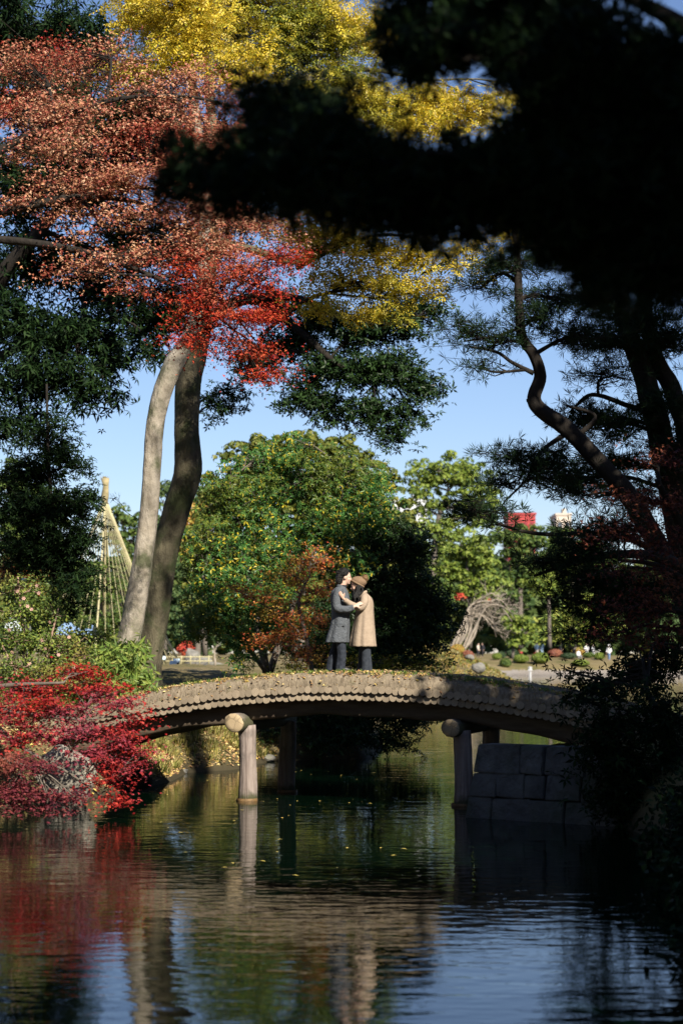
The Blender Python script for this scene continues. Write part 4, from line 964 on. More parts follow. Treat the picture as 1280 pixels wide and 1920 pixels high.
# ---------------------------------------------------------------- far garden
def fartree(name, label, cat, tr, bl, mat, cov=2.0, leaf=None, bark='twig', group=None, flat=.6, **k):
    Y = bl[0][4]
    leaf = leaf or M(7.5, Y)
    return tree(name, label, cat, tr, bl, MT[mat], MT[bark], leaf * .85, 44, cov=cov * .9, crad=leaf * 3.2, flat=flat, puff=M(13, Y) if flat > .4 else None, shape='clump', limb_r=M(3.5, Y), twig_r=M(.5, Y), twigs=True, hollow=.45, group=group, nup=.35, sunface=.4, **k)
fartree('camphor_tree', 'tall round crowned tree standing highest on the far shore, left of the red building', 'tree',
        [[(815, 1200, 14, 145), (812, 1080, 12, 145), (820, 980, 9, 145), (840, 920, 6, 145)]],
        [(830, 885, 60, 34, 145), (880, 900, 45, 36, 145), (790, 905, 40, 40, 145), (920, 930, 26, 24, 145), (800, 960, 36, 24, 145, None, .7), (860, 950, 50, 30, 145), (780, 1000, 40, 30, 145), (900, 970, 36, 30, 145), (840, 1000, 50, 26, 145)], 'farbright', cov=1.6)
fartree('dense_tree', 'mid green tree on the headland mostly hidden behind the dark bush by the couple', 'tree',
        [[(765, 1235, 10, 130), (765, 1120, 8, 130)]],
        [(720, 1060, 60, 50, 130), (770, 1040, 40, 40, 130), (750, 1120, 60, 50, 130), (815, 1130, 36, 50, 130), (780, 1180, 60, 36, 130), (690, 1150, 60, 60, 130), (630, 1100, 60, 60, 130)], 'farmid', cov=2.2)
fartree('round_tree', 'bright yellow green rounded tree below the tall crown across the pond', 'tree',
        [[(880, 1215, 10, 140), (880, 1120, 8, 140), (875, 1060, 6, 140)]],
        [(870, 1030, 50, 34, 140), (905, 1060, 30, 36, 140), (850, 1080, 46, 40, 140), (890, 1110, 40, 30, 140), (920, 1100, 26, 26, 140)], 'farbright', cov=1.9)
fartree('dense_tree', 'mid green tree on the far shore directly under the red building', 'tree',
        [[(975, 1215, 10, 175), (975, 1100, 8, 175)]],
        [(960, 1014, 40, 36, 175), (1000, 1022, 40, 36, 175), (960, 1080, 44, 40, 175), (1010, 1090, 40, 36, 175), (940, 1120, 36, 36, 175)], 'farmid')
fartree('dense_tree', 'mid green tree on the far shore in front of the beige building', 'tree',
        [[(1070, 1215, 10, 190), (1070, 1100, 8, 190)]],
        [(1050, 1010, 40, 24, 190), (1090, 1030, 40, 36, 190), (1060, 1060, 46, 36, 190), (1120, 1050, 36, 40, 190), (1150, 1090, 50, 50, 190)], 'farmid')
fartree('round_tree', 'small lime green rounded tree behind the bare arching tree', 'tree',
        [[(1030, 1215, 8, 150), (1028, 1130, 6, 150)]],
        [(1010, 1100, 36, 24, 150), (1045, 1090, 24, 24, 150), (1030, 1115, 36, 16, 150)], 'farbright')
fartree('hill_bush', 'soft pale green bush rising behind the clipped azaleas', 'bush',
        [[(960, 1235, 6, 160), (965, 1180, 5, 160)]],
        [(955, 1170, 36, 16, 160), (990, 1188, 30, 16, 160), (970, 1205, 24, 12, 160)], 'farbright')
fartree('olive_tree', 'big dull olive green crown rising behind the sunlit thicket', 'tree',
        [[(560, 1240, 26, 80), (560, 1050, 22, 80), (560, 900, 14, 80)]],
        [(480, 870, 70, 50, 80), (560, 850, 80, 36, 80), (640, 870, 70, 45, 80), (700, 920, 50, 50, 80), (420, 930, 50, 50, 80), (540, 930, 110, 60, 80), (740, 980, 36, 50, 80), (640, 980, 90, 60, 80), (390, 1010, 50, 60, 80), (480, 1030, 90, 70, 80), (700, 1060, 80, 60, 80), (560, 1120, 120, 60, 80), (400, 1120, 60, 50, 80)], 'farolive', leaf=.22, cov=1.8)
fartree('golden_tree', 'golden green tree seen right of the two trunks', 'tree', [[(385, 1230, 10, 95), (380, 1080, 8, 95)]],
        [(380, 960, 36, 40, 95), (350, 1010, 30, 50, 95), (400, 1040, 40, 50, 95)], 'gold', leaf=.24, cov=1.7)
fartree('round_tree', 'small round green crown beyond the rope cone, left of the pale trunk', 'tree', [[(228, 1230, 6, 160), (228, 1060, 5, 160)]],
        [(228, 970, 22, 22, 160), (215, 1000, 24, 24, 160), (240, 1020, 24, 30, 160), (230, 1070, 30, 36, 160), (255, 985, 20, 26, 160), (240, 1130, 36, 40, 160)], 'farmid')
fartree('dense_tree', 'dark tree showing in the gap between the two trunks', 'tree', [[(310, 1230, 8, 130), (308, 1060, 6, 130)]],
        [(306, 920, 18, 24, 130), (300, 980, 22, 40, 130), (315, 1060, 30, 50, 130), (320, 1140, 40, 40, 130)], 'fardark')
fartree('dense_tree', 'dark tree behind the small red maple on the lawn', 'tree', [[(370, 1238, 12, 130), (372, 1180, 9, 130)]],
        [(360, 1150, 40, 40, 130), (400, 1140, 50, 50, 130), (340, 1180, 26, 26, 130), (430, 1180, 40, 40, 130)], 'fardark')
fartree('round_tree', 'bushy grey green tree at the far left edge behind the young oak', 'tree', [[(30, 1235, 10, 85), (30, 1050, 8, 85)]],
        [(30, 900, 50, 40, 85), (80, 960, 60, 50, 85), (20, 1000, 50, 60, 85), (90, 1060, 60, 60, 85), (20, 1110, 50, 50, 85), (100, 1150, 60, 50, 85), (150, 1080, 40, 40, 85)], 'farmid', leaf=.2, cov=1.5)
# far wood as one mass
C = []; 
for px in range(-260, 1600, 34):
    Y = random.uniform(255, 290)
    top = 1045 + 26 * math.sin(px * .013) + random.uniform(-14, 14)
    c = P(px, (top + 1225) / 2, Y); rz_ = M((1225 - top) / 2 + 8, Y); rx_ = M(34, Y)
    d = unif_ball(700, .4); C.append(c + d * np.array((rx_, 5, rz_)))
C = np.concatenate(C)
me = leaf_mesh('far_wood', C, RNG.uniform(1.1, 1.9, len(C)), RNG.normal(size=C.shape) * .7 + np.array((0, 0, .4)) + np.array(to_sun) * .4, 'clump')
tag(link('far_wood', me, MT['fardark']), 'unbroken dark wood closing the view behind the pond garden', 'wood', kind='stuff')
# bare arching tree
root = empty('bare_tree', P(850, 1228, 128)); tag(root, 'leafless pale tree on the far bank with many stems arching to the right', 'tree')
base = np.array(root.location); g = Geo(); tips = []
for k in range(9):
    x0 = 834 + k * 4.2; top = 1105 + random.uniform(0, 50); reach = random.uniform(50, 120)
    q = [(x0, 1230, 5, 128), (x0 + 8 + reach * .12, 1185, 4.4, 128), (x0 + reach * .4, (1185 + top) / 2 - 10, 3.6, 128), (x0 + reach * .75, top + 6, 2.4, 128), (x0 + reach, top + random.uniform(14, 60), 1.2, 128)]
    pr = smooth_path(np.array([[*(P(a, b_, Y + random.uniform(-.02, .02)) + RNG.normal(0, .12, 3)), M(w, Y) / 2] for a, b_, w, Y in q]), 5)
    g.tube(pr[:, :3] - base, pr[:, 3], 6); tips.append(pr)
link('trunk', g.mesh('trunk', True), MT['palebranch'], root)
g = Geo()
for pr in tips:
    for _ in range(15):
        q = pr[random.randint(8, len(pr) - 1)]
        a = q[:3] - base; d = norm((np.array((random.uniform(-.2, 1), RNG.normal(0, .5), random.uniform(-.6, .8))))[None])[0]
        fractal(g, a, d, random.uniform(.35, .9), .018, 2, kids=2, up=-.1)
link('branches', g.mesh('branches'), MT['palebranch'], root)
# shrubs of the far bank
def ball(label, px, py, rx, ry, Y, mat, name='clipped_shrub', cat='shrub', group=None):
    c = P(px, py, Y); RX, RZ = M(rx, Y), M(ry, Y)
    zb = gz(c[0], c[1])
    root = empty(name, (c[0], c[1], zb)); tag(root, label, cat, group)
    base = np.array(root.location); cl = np.array((0, 0, RZ * .72))
    n = int(700 + rx * ry * 2.5)
    d = norm(RNG.normal(size=(n, 3))) * RNG.uniform(.86, 1.03, (n, 1)); d[:, 2] = np.where(d[:, 2] < -.35, -d[:, 2], d[:, 2])
    C = cl + d * np.array((RX, RX, RZ))
    link('foliage', leaf_mesh('foliage', C, M(3.0, Y) * RNG.uniform(.7, 1.3, n), d + RNG.normal(0, .35, (n, 3)), 'clump'), MT[mat], root)
    g = Geo(); g.tube(np.array([(0, 0, -.1), (0, 0, cl[2])]), [M(1.5, Y), M(1, Y)], 6)
    for k in range(8):
        a = k * .785; g.segs(np.array([[0, 0, max(.1, cl[2] * .3)]]), np.array([[math.cos(a) * RX * .75, math.sin(a) * RX * .75, cl[2] + RZ * .3]]), M(.7, Y), M(.4, Y))
    link('stem', g.mesh('stem'), MT['barkdark'], root)
    # inner dense core so that the far side does not show through
    me = bpy.data.meshes.new('inner_foliage'); bmm = bmesh.new(); bmesh.ops.create_icosphere(bmm, subdivisions=2, radius=1.0)
    for v in bmm.verts: v.co = Vector((v.co.x * RX * .84, v.co.y * RX * .84, v.co.z * RZ * .84)) + Vector(cl.tolist()) + Vector((random.uniform(-1, 1), random.uniform(-1, 1), random.uniform(-1, 1))) * RX * .04
    bmm.to_mesh(me); bmm.free(); link('inner_foliage', me, MT[mat], root)
for a in [('largest bright yellow green clipped azalea ball on the far shore', 1012, 1243, 17, 12, 224.5, 'clipped'),
          ('bright green clipped ball beside the largest one, to its left', 976, 1243, 15, 9, 225, 'clipped'),
          ('flat yellow green clipped shrub at the waterline, rightmost on the far shore', 1088, 1249, 16, 7, 223.2, 'clipped'),
          ('nearly black clipped ball behind the bright green one', 960, 1228, 12, 9, 231, 'clipdark'),
          ('small black clipped ball left of the other dark ball', 939, 1230, 9, 7, 231, 'clipdark'),
          ('small yellowish shrub beside the two walkers in black', 931, 1238, 9, 7, 228, 'clipped'),
          ('red brown clipped shrub between the walkers on the far path', 1040, 1233, 14, 9, 234, 'reddish'),
          ('long low green hedge behind the lawn of the far shore', 1066, 1238, 17, 6, 230, 'clipdark'),
          ('olive clipped ball left of the walker in blue trousers', 1123, 1235, 10, 8, 229, 'clipped'),
          ('green clipped shrub behind the crouching visitor', 1103, 1240, 10, 6, 232, 'farmid'),
          ('loose dark green shrub at the water below the bright balls', 947, 1252, 11, 10, 221.8, 'farmid'),
          ('glowing orange yellow shrub at the foot of the bare tree', 857, 1202, 14, 12, 124, 'gold'),
          ('rusty red shrub right of the glowing orange one', 876, 1208, 12, 12, 123, 'reddish'),
          ('red brown shrub behind the two walkers in black', 925, 1207, 24, 12, 150, 'reddish'),
          ('golden shrub under the arching bare branches', 905, 1185, 26, 16, 152, 'gold'),
          ('dark red shrub behind the bare tree', 870, 1165, 24, 18, 156, 'reddish'),
          ('orange brown shrub behind the hedge near the garden pine', 1085, 1222, 14, 10, 238, 'gold')]:
    ball(*a)
fartree('red_maple', 'small vivid red maple patch behind the bare tree, under the bright round tree', 'tree', [[(880, 1215, 3, 150), (880, 1130, 3, 150)]],
        [(858, 1118, 12, 7, 150), (898, 1122, 15, 7, 150)], 'vivid', cov=1.0, limbs=True)
# garden pine with cloud pads
fartree('garden_pine', 'yellow green garden pine trained into layered pads on the far shore', 'pine', [[(1075, 1225, 7, 185), (1080, 1180, 6, 185), (1068, 1150, 5, 185), (1085, 1125, 4, 185)]],
        [(1040, 1160, 26, 6, 185), (1100, 1140, 26, 7, 185), (1130, 1155, 18, 6, 185), (1070, 1145, 20, 6, 185), (1050, 1180, 30, 6, 185), (1090, 1170, 20, 6, 185), (1045, 1200, 26, 6, 185), (1085, 1195, 24, 6, 185), (1120, 1180, 26, 8, 185), (1100, 1120, 14, 6, 185)], 'niwaki', cov=4, flat=.3)
# golden ground cover on the peninsula
C = land_scatter(14000, 1, 12.5, 112, 150, .2) + np.array([0, 0, .08])
C[:, 2] += RNG.uniform(0, .25, len(C))
tag(link('ground_cover', leaf_mesh('ground_cover', C, RNG.uniform(.10, .22, len(C)), RNG.normal(size=C.shape) * .6 + np.array((0, -.5, .8)), 'clump'), leaf_mat('golden_cover', [(.26, .20, .04), (.17, .17, .03), (.30, .19, .05), (.11, .13, .025)], [(.24, .21, .10), (.17, .15, .06)], .25, (.5, .6))), 'golden green ground cover on the low headland behind the bridge', 'ground cover', kind='stuff')

# ---------------------------------------------------------------- rocks
def rock(name, label, c, r, mat, seed, cat='rock', group=None, sub=4, amp=.22):
    rg = np.random.default_rng(seed)
    bmm = bmesh.new(); bmesh.ops.create_icosphere(bmm, subdivisions=sub, radius=1.0)
    dirs = norm(rg.normal(size=(14, 3))); off = rg.uniform(.62, 1.0, 14)
    ph = rg.random(6) * 6
    for v in bmm.verts:
        d = np.array(v.co); k = 1.0
        for q, o_ in zip(dirs, off):
            t = d @ q
            if t > .05: k = min(k, o_ / t)
        k *= 1 + .03 * math.sin(7 * d[0] + ph[0]) * math.sin(6 * d[1] + ph[1]) + .025 * math.sin(15 * d[2] + ph[2] + 9 * d[0])
        v.co = Vector((d * k * np.array(r)).tolist())
    me = bpy.data.meshes.new(name); bmm.to_mesh(me); bmm.free()
    for p in me.polygons: p.use_smooth = True
    o = link(name, me, mat, None, c); tag(o, label, cat, group); o.rotation_euler = (0, 0, rg.uniform(-.3, .3))
    return o
def at_w(px, py, Y, dz=0): p = P(px, py, Y); p[2] += dz; return p
rock('boulder', 'large pale boulder at the water behind the crimson maple', at_w(125, 1465, 32.6), (.62, .5, .62), MT['rockpale'], 1)
rock('boulder', 'grey pointed boulder on the left bank beneath the bridge', at_w(350, 1422, 41.6), (.26, .3, .36), MT['rock'], 2)
rock('boulder', 'flat grey stone lying at the waterline beneath the bridge', at_w(333, 1446, 40.6), (.26, .3, .07), MT['rock'], 3)
rock('boulder', 'black shaded stone at the water beside the crimson maple tips', at_w(262, 1462, 35.3), (.24, .3, .2), MT['barkdark'], 4)
rock('boulder', 'small flat brown stone behind the sunlit pillar', at_w(500, 1422, 45), (.22, .3, .10), MT['rock'], 5)
rock('boulder', 'tall upright grey rock on the lawn beside the small red maple', at_w(361, 1235, 110), (.45, .4, .75), MT['rock'], 6)
rock('boulder', 'low grey rock on the lawn right of the upright one', at_w(380, 1243, 109), (.6, .4, .38), MT['rock'], 7)
rock('boulder', 'long low grey rock on the lawn, furthest right of three', at_w(400, 1247, 108), (.6, .4, .22), MT['rock'], 8)
rock('boulder', 'grey rock in the golden cover on the headland by the bridge', at_w(896, 1252, 117), (.42, .4, .4), MT['rock'], 9)
rock('boulder', 'grey stone on the crest of the headland near the bare tree', at_w(880, 1233, 122), (.3, .3, .22), MT['rock'], 10)
rock('boulder', 'rounded grey stone behind the largest clipped ball', at_w(990, 1241, 233), (1.0, .8, .5), MT['rock'], 11)

# ---------------------------------------------------------------- stone abutment
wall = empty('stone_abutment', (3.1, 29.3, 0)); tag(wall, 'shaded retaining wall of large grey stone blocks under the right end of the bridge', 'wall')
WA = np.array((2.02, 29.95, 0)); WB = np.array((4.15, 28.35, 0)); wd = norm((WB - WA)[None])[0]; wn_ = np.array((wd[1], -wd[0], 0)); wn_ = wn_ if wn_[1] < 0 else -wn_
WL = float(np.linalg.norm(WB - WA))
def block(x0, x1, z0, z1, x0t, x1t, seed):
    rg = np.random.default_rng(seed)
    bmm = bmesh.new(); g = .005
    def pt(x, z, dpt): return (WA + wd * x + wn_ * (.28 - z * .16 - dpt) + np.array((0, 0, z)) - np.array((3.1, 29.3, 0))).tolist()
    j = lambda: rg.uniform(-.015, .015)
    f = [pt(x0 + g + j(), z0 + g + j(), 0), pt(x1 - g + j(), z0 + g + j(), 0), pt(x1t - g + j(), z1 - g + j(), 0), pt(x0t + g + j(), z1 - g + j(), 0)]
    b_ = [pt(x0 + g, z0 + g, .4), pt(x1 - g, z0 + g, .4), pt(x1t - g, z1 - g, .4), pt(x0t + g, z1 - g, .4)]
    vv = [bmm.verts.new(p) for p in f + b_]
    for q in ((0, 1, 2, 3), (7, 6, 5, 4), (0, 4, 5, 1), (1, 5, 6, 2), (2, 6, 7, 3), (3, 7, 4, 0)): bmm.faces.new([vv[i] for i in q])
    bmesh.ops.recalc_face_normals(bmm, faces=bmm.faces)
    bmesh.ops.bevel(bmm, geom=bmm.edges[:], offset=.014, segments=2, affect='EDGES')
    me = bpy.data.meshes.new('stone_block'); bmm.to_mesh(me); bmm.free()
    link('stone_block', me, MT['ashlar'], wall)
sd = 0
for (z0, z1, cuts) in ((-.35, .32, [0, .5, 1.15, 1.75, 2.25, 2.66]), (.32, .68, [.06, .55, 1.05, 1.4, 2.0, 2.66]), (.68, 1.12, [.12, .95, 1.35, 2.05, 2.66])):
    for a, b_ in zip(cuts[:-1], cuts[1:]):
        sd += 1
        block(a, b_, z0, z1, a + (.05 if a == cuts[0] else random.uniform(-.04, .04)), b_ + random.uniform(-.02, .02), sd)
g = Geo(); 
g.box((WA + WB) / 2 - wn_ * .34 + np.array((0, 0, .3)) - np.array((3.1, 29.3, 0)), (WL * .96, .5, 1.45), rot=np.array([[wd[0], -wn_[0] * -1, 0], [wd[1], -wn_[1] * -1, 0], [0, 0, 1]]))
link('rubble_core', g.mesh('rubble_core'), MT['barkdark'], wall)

# ---------------------------------------------------------------- people
def sphere_geo(c, r, nu=14, nv=9):
    th = np.linspace(0, math.pi, nv + 1); ph = np.arange(nu) * 2 * math.pi / nu
    V = np.array([(math.sin(t) * math.cos(p), math.sin(t) * math.sin(p), math.cos(t)) for t in th for p in ph])
    V = V * np.array(r) + np.array(c)
    ii = np.arange(nv)[:, None] * nu; j = np.arange(nu)[None]
    Qd = np.stack([ii + j, ii + nu + j, ii + nu + (j + 1) % nu, ii + (j + 1) % nu], -1).reshape(-1, 4)
    return V, Qd
def remesh_join(g, name, voxel, smooth=2):
    me = g.mesh(name); tmp = bpy.data.objects.new(name, me); COL.objects.link(tmp)
    md = tmp.modifiers.new('r', 'REMESH'); md.mode = 'VOXEL'; md.voxel_size = voxel; md.use_smooth_shade = True
    if smooth:
        sm = tmp.modifiers.new('s', 'SMOOTH'); sm.iterations = smooth; sm.factor = .5
    dg = bpy.context.evaluated_depsgraph_get(); dg.update()
    out_me = bpy.data.meshes.new_from_object(tmp.evaluated_get(dg))
    out_me.name = name
    bpy.data.objects.remove(tmp); bpy.data.meshes.remove(me)
    return out_me
def limb(g, pts, rad, n=12, ry=None):
    k = np.concatenate([np.asarray(pts, float), np.asarray(rad, float)[:, None]], 1)
    if ry is not None: k = np.concatenate([k, np.asarray(ry, float)[:, None]], 1)
    pr = smooth_path(k, 5)
    g.tube(pr[:, :3], pr[:, 3], n, ry=pr[:, 4] if ry is not None else None)
def hand(g, wrist, direction, normal, curl=.5, s=1.0, side=1):
    """five fingers leaving a palm; direction along the palm, normal out of the back of the hand"""
    d = norm(np.asarray(direction, float)[None])[0]; n_ = np.asarray(normal, float); n_ = norm((n_ - d * (n_ @ d))[None])[0]
    w = np.cross(d, n_) * side
    wrist = np.asarray(wrist, float)
    g.tube(np.array([wrist - d * .02, wrist + d * .02 * s, wrist + d * .055 * s, wrist + d * .085 * s]), [.024 * s, .032 * s, .038 * s, .034 * s], 10, ry=[.020 * s, .016 * s, .015 * s, .012 * s], flat_axis=n_)
    for k, (off, L) in enumerate(((-.028, .072), (-.0095, .080), (.0095, .075), (.028, .058))):
        p0 = wrist + d * .075 * s + w * off * s
        sp = d + w * off * 3
        p1 = p0 + sp * L * .45 * s; p2 = p1 + norm((sp - n_ * curl)[None])[0] * L * .32 * s; p3 = p2 + norm((sp - n_ * curl * 2)[None])[0] * L * .25 * s
        g.tube(np.array([p0, p1, p2, p3]), [.0095 * s, .009 * s, .008 * s, .006 * s], 8)
    p0 = wrist + d * .02 * s - w * .025 * s
    p1 = p0 + norm((d * .6 - w)[None])[0] * .035 * s; p2 = p1 + norm((d * 1.2 - w * .5 - n_ * .2)[None])[0] * .032 * s; p3 = p2 + norm((d - n_ * .3)[None])[0] * .022 * s
    g.tube(np.array([p0, p1, p2, p3]), [.013 * s, .012 * s, .010 * s, .007 * s], 8)
def head(g, c, yaw, tilt, s=1.0):
    """head whose face looks along +x turned by yaw (z) then tilted; tilt>0 looks down"""
    R = (Matrix.Rotation(yaw, 3, 'Z') @ Matrix.Rotation(tilt, 3, 'Y'))
    R = np.array(R)
    def A(V, Qd): g.add((V @ R.T) * 1.0 + np.array(c), Qd)
    V, Qd = sphere_geo((-.012 * s, 0, .022 * s), (.098 * s, .077 * s, .100 * s), 24, 16); A(V, Qd)          # skull
    V, Qd = sphere_geo((.030 * s, 0, -.035 * s), (.060 * s, .058 * s, .082 * s), 20, 14); A(V, Qd)          # jaw and face
    V, Qd = sphere_geo((.066 * s, 0, -.095 * s), (.022 * s, .026 * s, .020 * s), 12, 8); A(V, Qd)           # chin
    V, Qd = sphere_geo((.086 * s, 0, -.052 * s), (.014 * s, .024 * s, .012 * s), 10, 8); A(V, Qd)           # lips
    V, Qd = sphere_geo((.074 * s, 0, .022 * s), (.018 * s, .052 * s, .010 * s), 12, 8); A(V, Qd)            # brow
    for sy in (-1, 1):
        V, Qd = sphere_geo((.058 * s, sy * .042 * s, -.030 * s), (.026 * s, .022 * s, .026 * s), 10, 8); A(V, Qd)  # cheeks
        V, Qd = sphere_geo((-.008 * s, sy * .080 * s, -.010 * s), (.018 * s, .010 * s, .032 * s), 10, 8); A(V, Qd) # ears
    nose = np.array([(.078, 0, .020), (.098, 0, -.012), (.110, 0, -.026), (.086, 0, -.034)]) * s
    gg = Geo(); gg.tube(nose, np.array([.009, .011, .013, .008]) * s, 8)
    g.add((np.concatenate(gg.V) @ R.T) + np.array(c), np.concatenate(gg.Q), np.concatenate(gg.T))
    return R
def ring_loft(rings, n=40, folds=0.0, fk=9, ph=0.0, cap=False, seed=1):
    """rings: (cx, cy, z, rx, ry, foldweight)"""
    k = smooth_path(np.array(rings, float), 5); m = len(k)
    th = np.arange(n) * 2 * math.pi / n
    V = []
    rg = np.random.default_rng(seed); p2 = rg.random() * 6
    for i, (cx, cy_, z, rx, ry_, fw) in enumerate(k):
        f = 1 + fw * folds * (np.sin(fk * th + ph) * .6 + np.sin((fk + 4) * th + p2 + z * 2) * .4)
        V.append(np.stack([cx + np.cos(th) * rx * f, cy_ + np.sin(th) * ry_ * f, np.full(n, z)], -1))
    V = np.concatenate(V)
    ii = np.arange(m - 1)[:, None] * n; j = np.arange(n)[None]
    Qd = np.stack([ii + j, ii + (j + 1) % n, ii + n + (j + 1) % n, ii + n + j], -1).reshape(-1, 4)
    return V, Qd
skin = surf_mat('skin', (.46, .29, .21), (.54, .35, .26), 20, .5, .05)
skin2 = surf_mat('fair_skin', (.52, .34, .26), (.60, .40, .31), 20, .5, .05)
tweed = surf_mat('grey_tweed', (.03, .035, .042), (.155, .17, .19), 120, .95, .9, 8, bdist=.05, detail=3)
camel = surf_mat('camel_wool', (.30, .23, .17), (.37, .29, .215), 9, .9, .45, 6, bdist=.05)
dark_wool = surf_mat('dark_sweater', (.015, .017, .022), (.03, .033, .04), 60, .95, .3)
denim = surf_mat('dark_trousers', (.012, .016, .024), (.035, .042, .058), 20, .9, .6, 12, bdist=.04)
denim2 = surf_mat('charcoal_blue_trousers', (.018, .023, .032), (.038, .045, .058), 20, .9, .5, 10, bdist=.04)
shoe = plain('black_shoe', (.02, .02, .022), .4)
hairm = surf_mat('black_hair', (.004, .0035, .0035), (.012, .010, .009), 60, .5, 1.0, 60, bdist=.02, spec=.3)
hatm = surf_mat('brown_knit', (.15, .095, .055), (.24, .16, .10), 60, .95, .9, 90, bdist=.006)
pomm = surf_mat('brown_fur', (.17, .10, .05), (.34, .21, .11), 60, .95, .9, 120, bdist=.01)
eye = plain('eye_dark', (.02, .015, .012), .3)

CX, CYY = M(630 - 640, 33.0), 33.0
s_c = (np.array((CX + .2, CYY, 0)) - B0) @ AX; w_c = (np.array((CX + .2, CYY, 0)) - B0) @ BK
DZ = float(deck_z(s_c, w_c)) - .005
# --- man, faces +x, right side to the camera
man = empty('person', (CX, CYY, DZ))
tag(man, 'man in a grey tweed coat and dark trousers kissing the woman on the forehead', 'person')
g = Geo()
head(g, (.085, 0, 1.615), 0, .10)
limb(g, [(.02, 0, 1.38), (.035, 0, 1.46), (.065, 0, 1.55)], [.062, .056, .056], 14)
limb(g, [(-.02, 0, .88), (-.01, 0, 1.0), (-.01, 0, 1.15), (-.015, 0, 1.3), (.005, 0, 1.40), (.015, 0, 1.45)], [.10, .105, .115, .125, .10, .05], 18, ry=[.15, .15, .17, .20, .17, .06])
for sy, fx, kx in ((-1, .075, .055), (1, -.09, -.03)):
    limb(g, [(-.02, sy * .085, .90), (kx * .6, sy * .10, .62), (kx, sy * .10, .46), (fx - .01, sy * .10, .24), (fx - .02, sy * .10, .06)], [.095, .078, .058, .052, .038], 14)
    limb(g, [(fx - .05, sy * .10, .035), (fx + .05, sy * .105, .032), (fx + .15, sy * .11, .022)], [.036, .038, .026], 10, ry=[.034, .03, .02])
limb(g, [(-.02, -.18, 1.38), (-.055, -.225, 1.24), (-.045, -.25, 1.10), (.10, -.285, 1.065), (.225, -.30, 1.105)], [.055, .05, .042, .038, .028], 12)
hand(g, (.245, -.30, 1.12), (1, .22, .5), (-.3, -1, .3), .25, 1.0, -1)
limb(g, [(-.02, .18, 1.38), (.03, .24, 1.22), (.12, .26, 1.12), (.30, .22, 1.16), (.42, .14, 1.20)], [.055, .05, .042, .038, .028], 12)
hand(g, (.44, .13, 1.21), (.7, -1, .1), (1, .6, 0), .3, 1.0, 1)
link('body', remesh_join(g, 'body', .0115), skin2, man)
# eyes
g = Geo(); V, Qd = sphere_geo((.155, -.036, 1.612), (.010, .012, .004), 8, 6); g.add(V, Qd)
V, Qd = sphere_geo((.155, .036, 1.612), (.010, .012, .004), 8, 6); g.add(V, Qd); link('eyes', g.mesh('eyes', True), eye, man)
# hair: cap of wavy locks
g = Geo()
V, Qd = sphere_geo((.045, 0, 1.665), (.112, .092, .098), 22, 14); g.add(V, Qd)
V, Qd = sphere_geo((-.01, 0, 1.60), (.070, .084, .11), 16, 12); g.add(V, Qd)
for k in range(150):
    a = random.uniform(0, 6.28); e = random.uniform(-.1, 1.45)
    c = np.array((.045 + math.cos(a) * math.cos(e) * .105, math.sin(a) * math.cos(e) * .088, 1.665 + math.sin(e) * .094))
    if c[0] > .11 and c[2] < 1.70: continue
    c = np.array((.045, 0, 1.665)) + (c - np.array((.045, 0, 1.665))) * random.uniform(.95, 1.16); rr_ = random.uniform(.010, .022); V, Qd = sphere_geo(c, (rr_, rr_ * .8, rr_), 7, 5); g.add(V, Qd)
for k in range(70):
    c = np.array((random.uniform(-.075, .02), random.choice((-1, 1)) * random.uniform(.03, .085), random.uniform(1.52, 1.66)))
    V, Qd = sphere_geo(c, (.018, .014, .022), 7, 5); g.add(V, Qd)
link('hair', remesh_join(g, 'hair', .006, 1), hairm, man)
# coat body
V, Qd = ring_loft([(-.022, 0, .505, .200, .235, 1), (-.018, 0, .60, .190, .232, 1), (-.002, 0, .78, .165, .225, .7), (.002, 0, .95, .152, .215, .4), (-.002, 0, 1.10, .155, .212, .2), (-.008, 0, 1.25, .158, .222, .1), (-.015, 0, 1.36, .140, .215, .05), (-.002, 0, 1.425, .095, .145, 0), (.012, 0, 1.455, .070, .085, 0)], 48, .07, 7, 1.0)
g = Geo(); g.add(V, Qd)
coat = g.mesh('coat', True); o = link('coat', coat, tweed, man); sm = o.modifiers.new('t', 'SOLIDIFY'); sm.thickness = .012; sm.offset = 0
# vent at the back hem, collar, lapels
g = Geo()
for sy in (-1, 1):
    g.tube(smooth_path(np.array([(-.06, sy * .02, 1.475), (-.035, sy * .07, 1.468), (.03, sy * .088, 1.44), (.08, sy * .082, 1.37), (.125, sy * .06, 1.28), (.135, sy * .03, 1.18)]), 4), np.linspace(.030, .022, 21), 8, ry=np.linspace(.012, .009, 21))
link('collar', g.mesh('collar', True), tweed, man)
for sy in (-1, 1):
    g = Geo()
    limb(g, [(-.01, sy * .15, 1.40), (-.03, sy * .195, 1.36), (-.065, sy * .235, 1.24), (-.065, sy * .25, 1.12), (-.03 if sy < 0 else .0, sy * (.265 if sy < 0 else .255), 1.075), (.10, -.287 if sy < 0 else .24, 1.062), (.225 if sy < 0 else .30, -.30 if sy < 0 else .205, 1.10 if sy < 0 else 1.15)], [.06, .078, .073, .070, .068, .062, .050], 16)
    link('sleeve', remesh_join(g, 'sleeve', .010, 1), tweed, man)
for z_ in (.80,):
    g = Geo(); g.box((.02, -.232, z_), (.13, .012, .035), np.array(Matrix.Rotation(.12, 3, 'X'))); link('pocket_flap', g.mesh('pocket_flap'), tweed, man)
for zb_ in (1.0, .86, .72):
    V, Qd = sphere_geo((.155, -.035, zb_), (.008, .012, .012), 8, 6); g = Geo(); g.add(V, Qd); link('button', g.mesh('button', True), shoe, man)
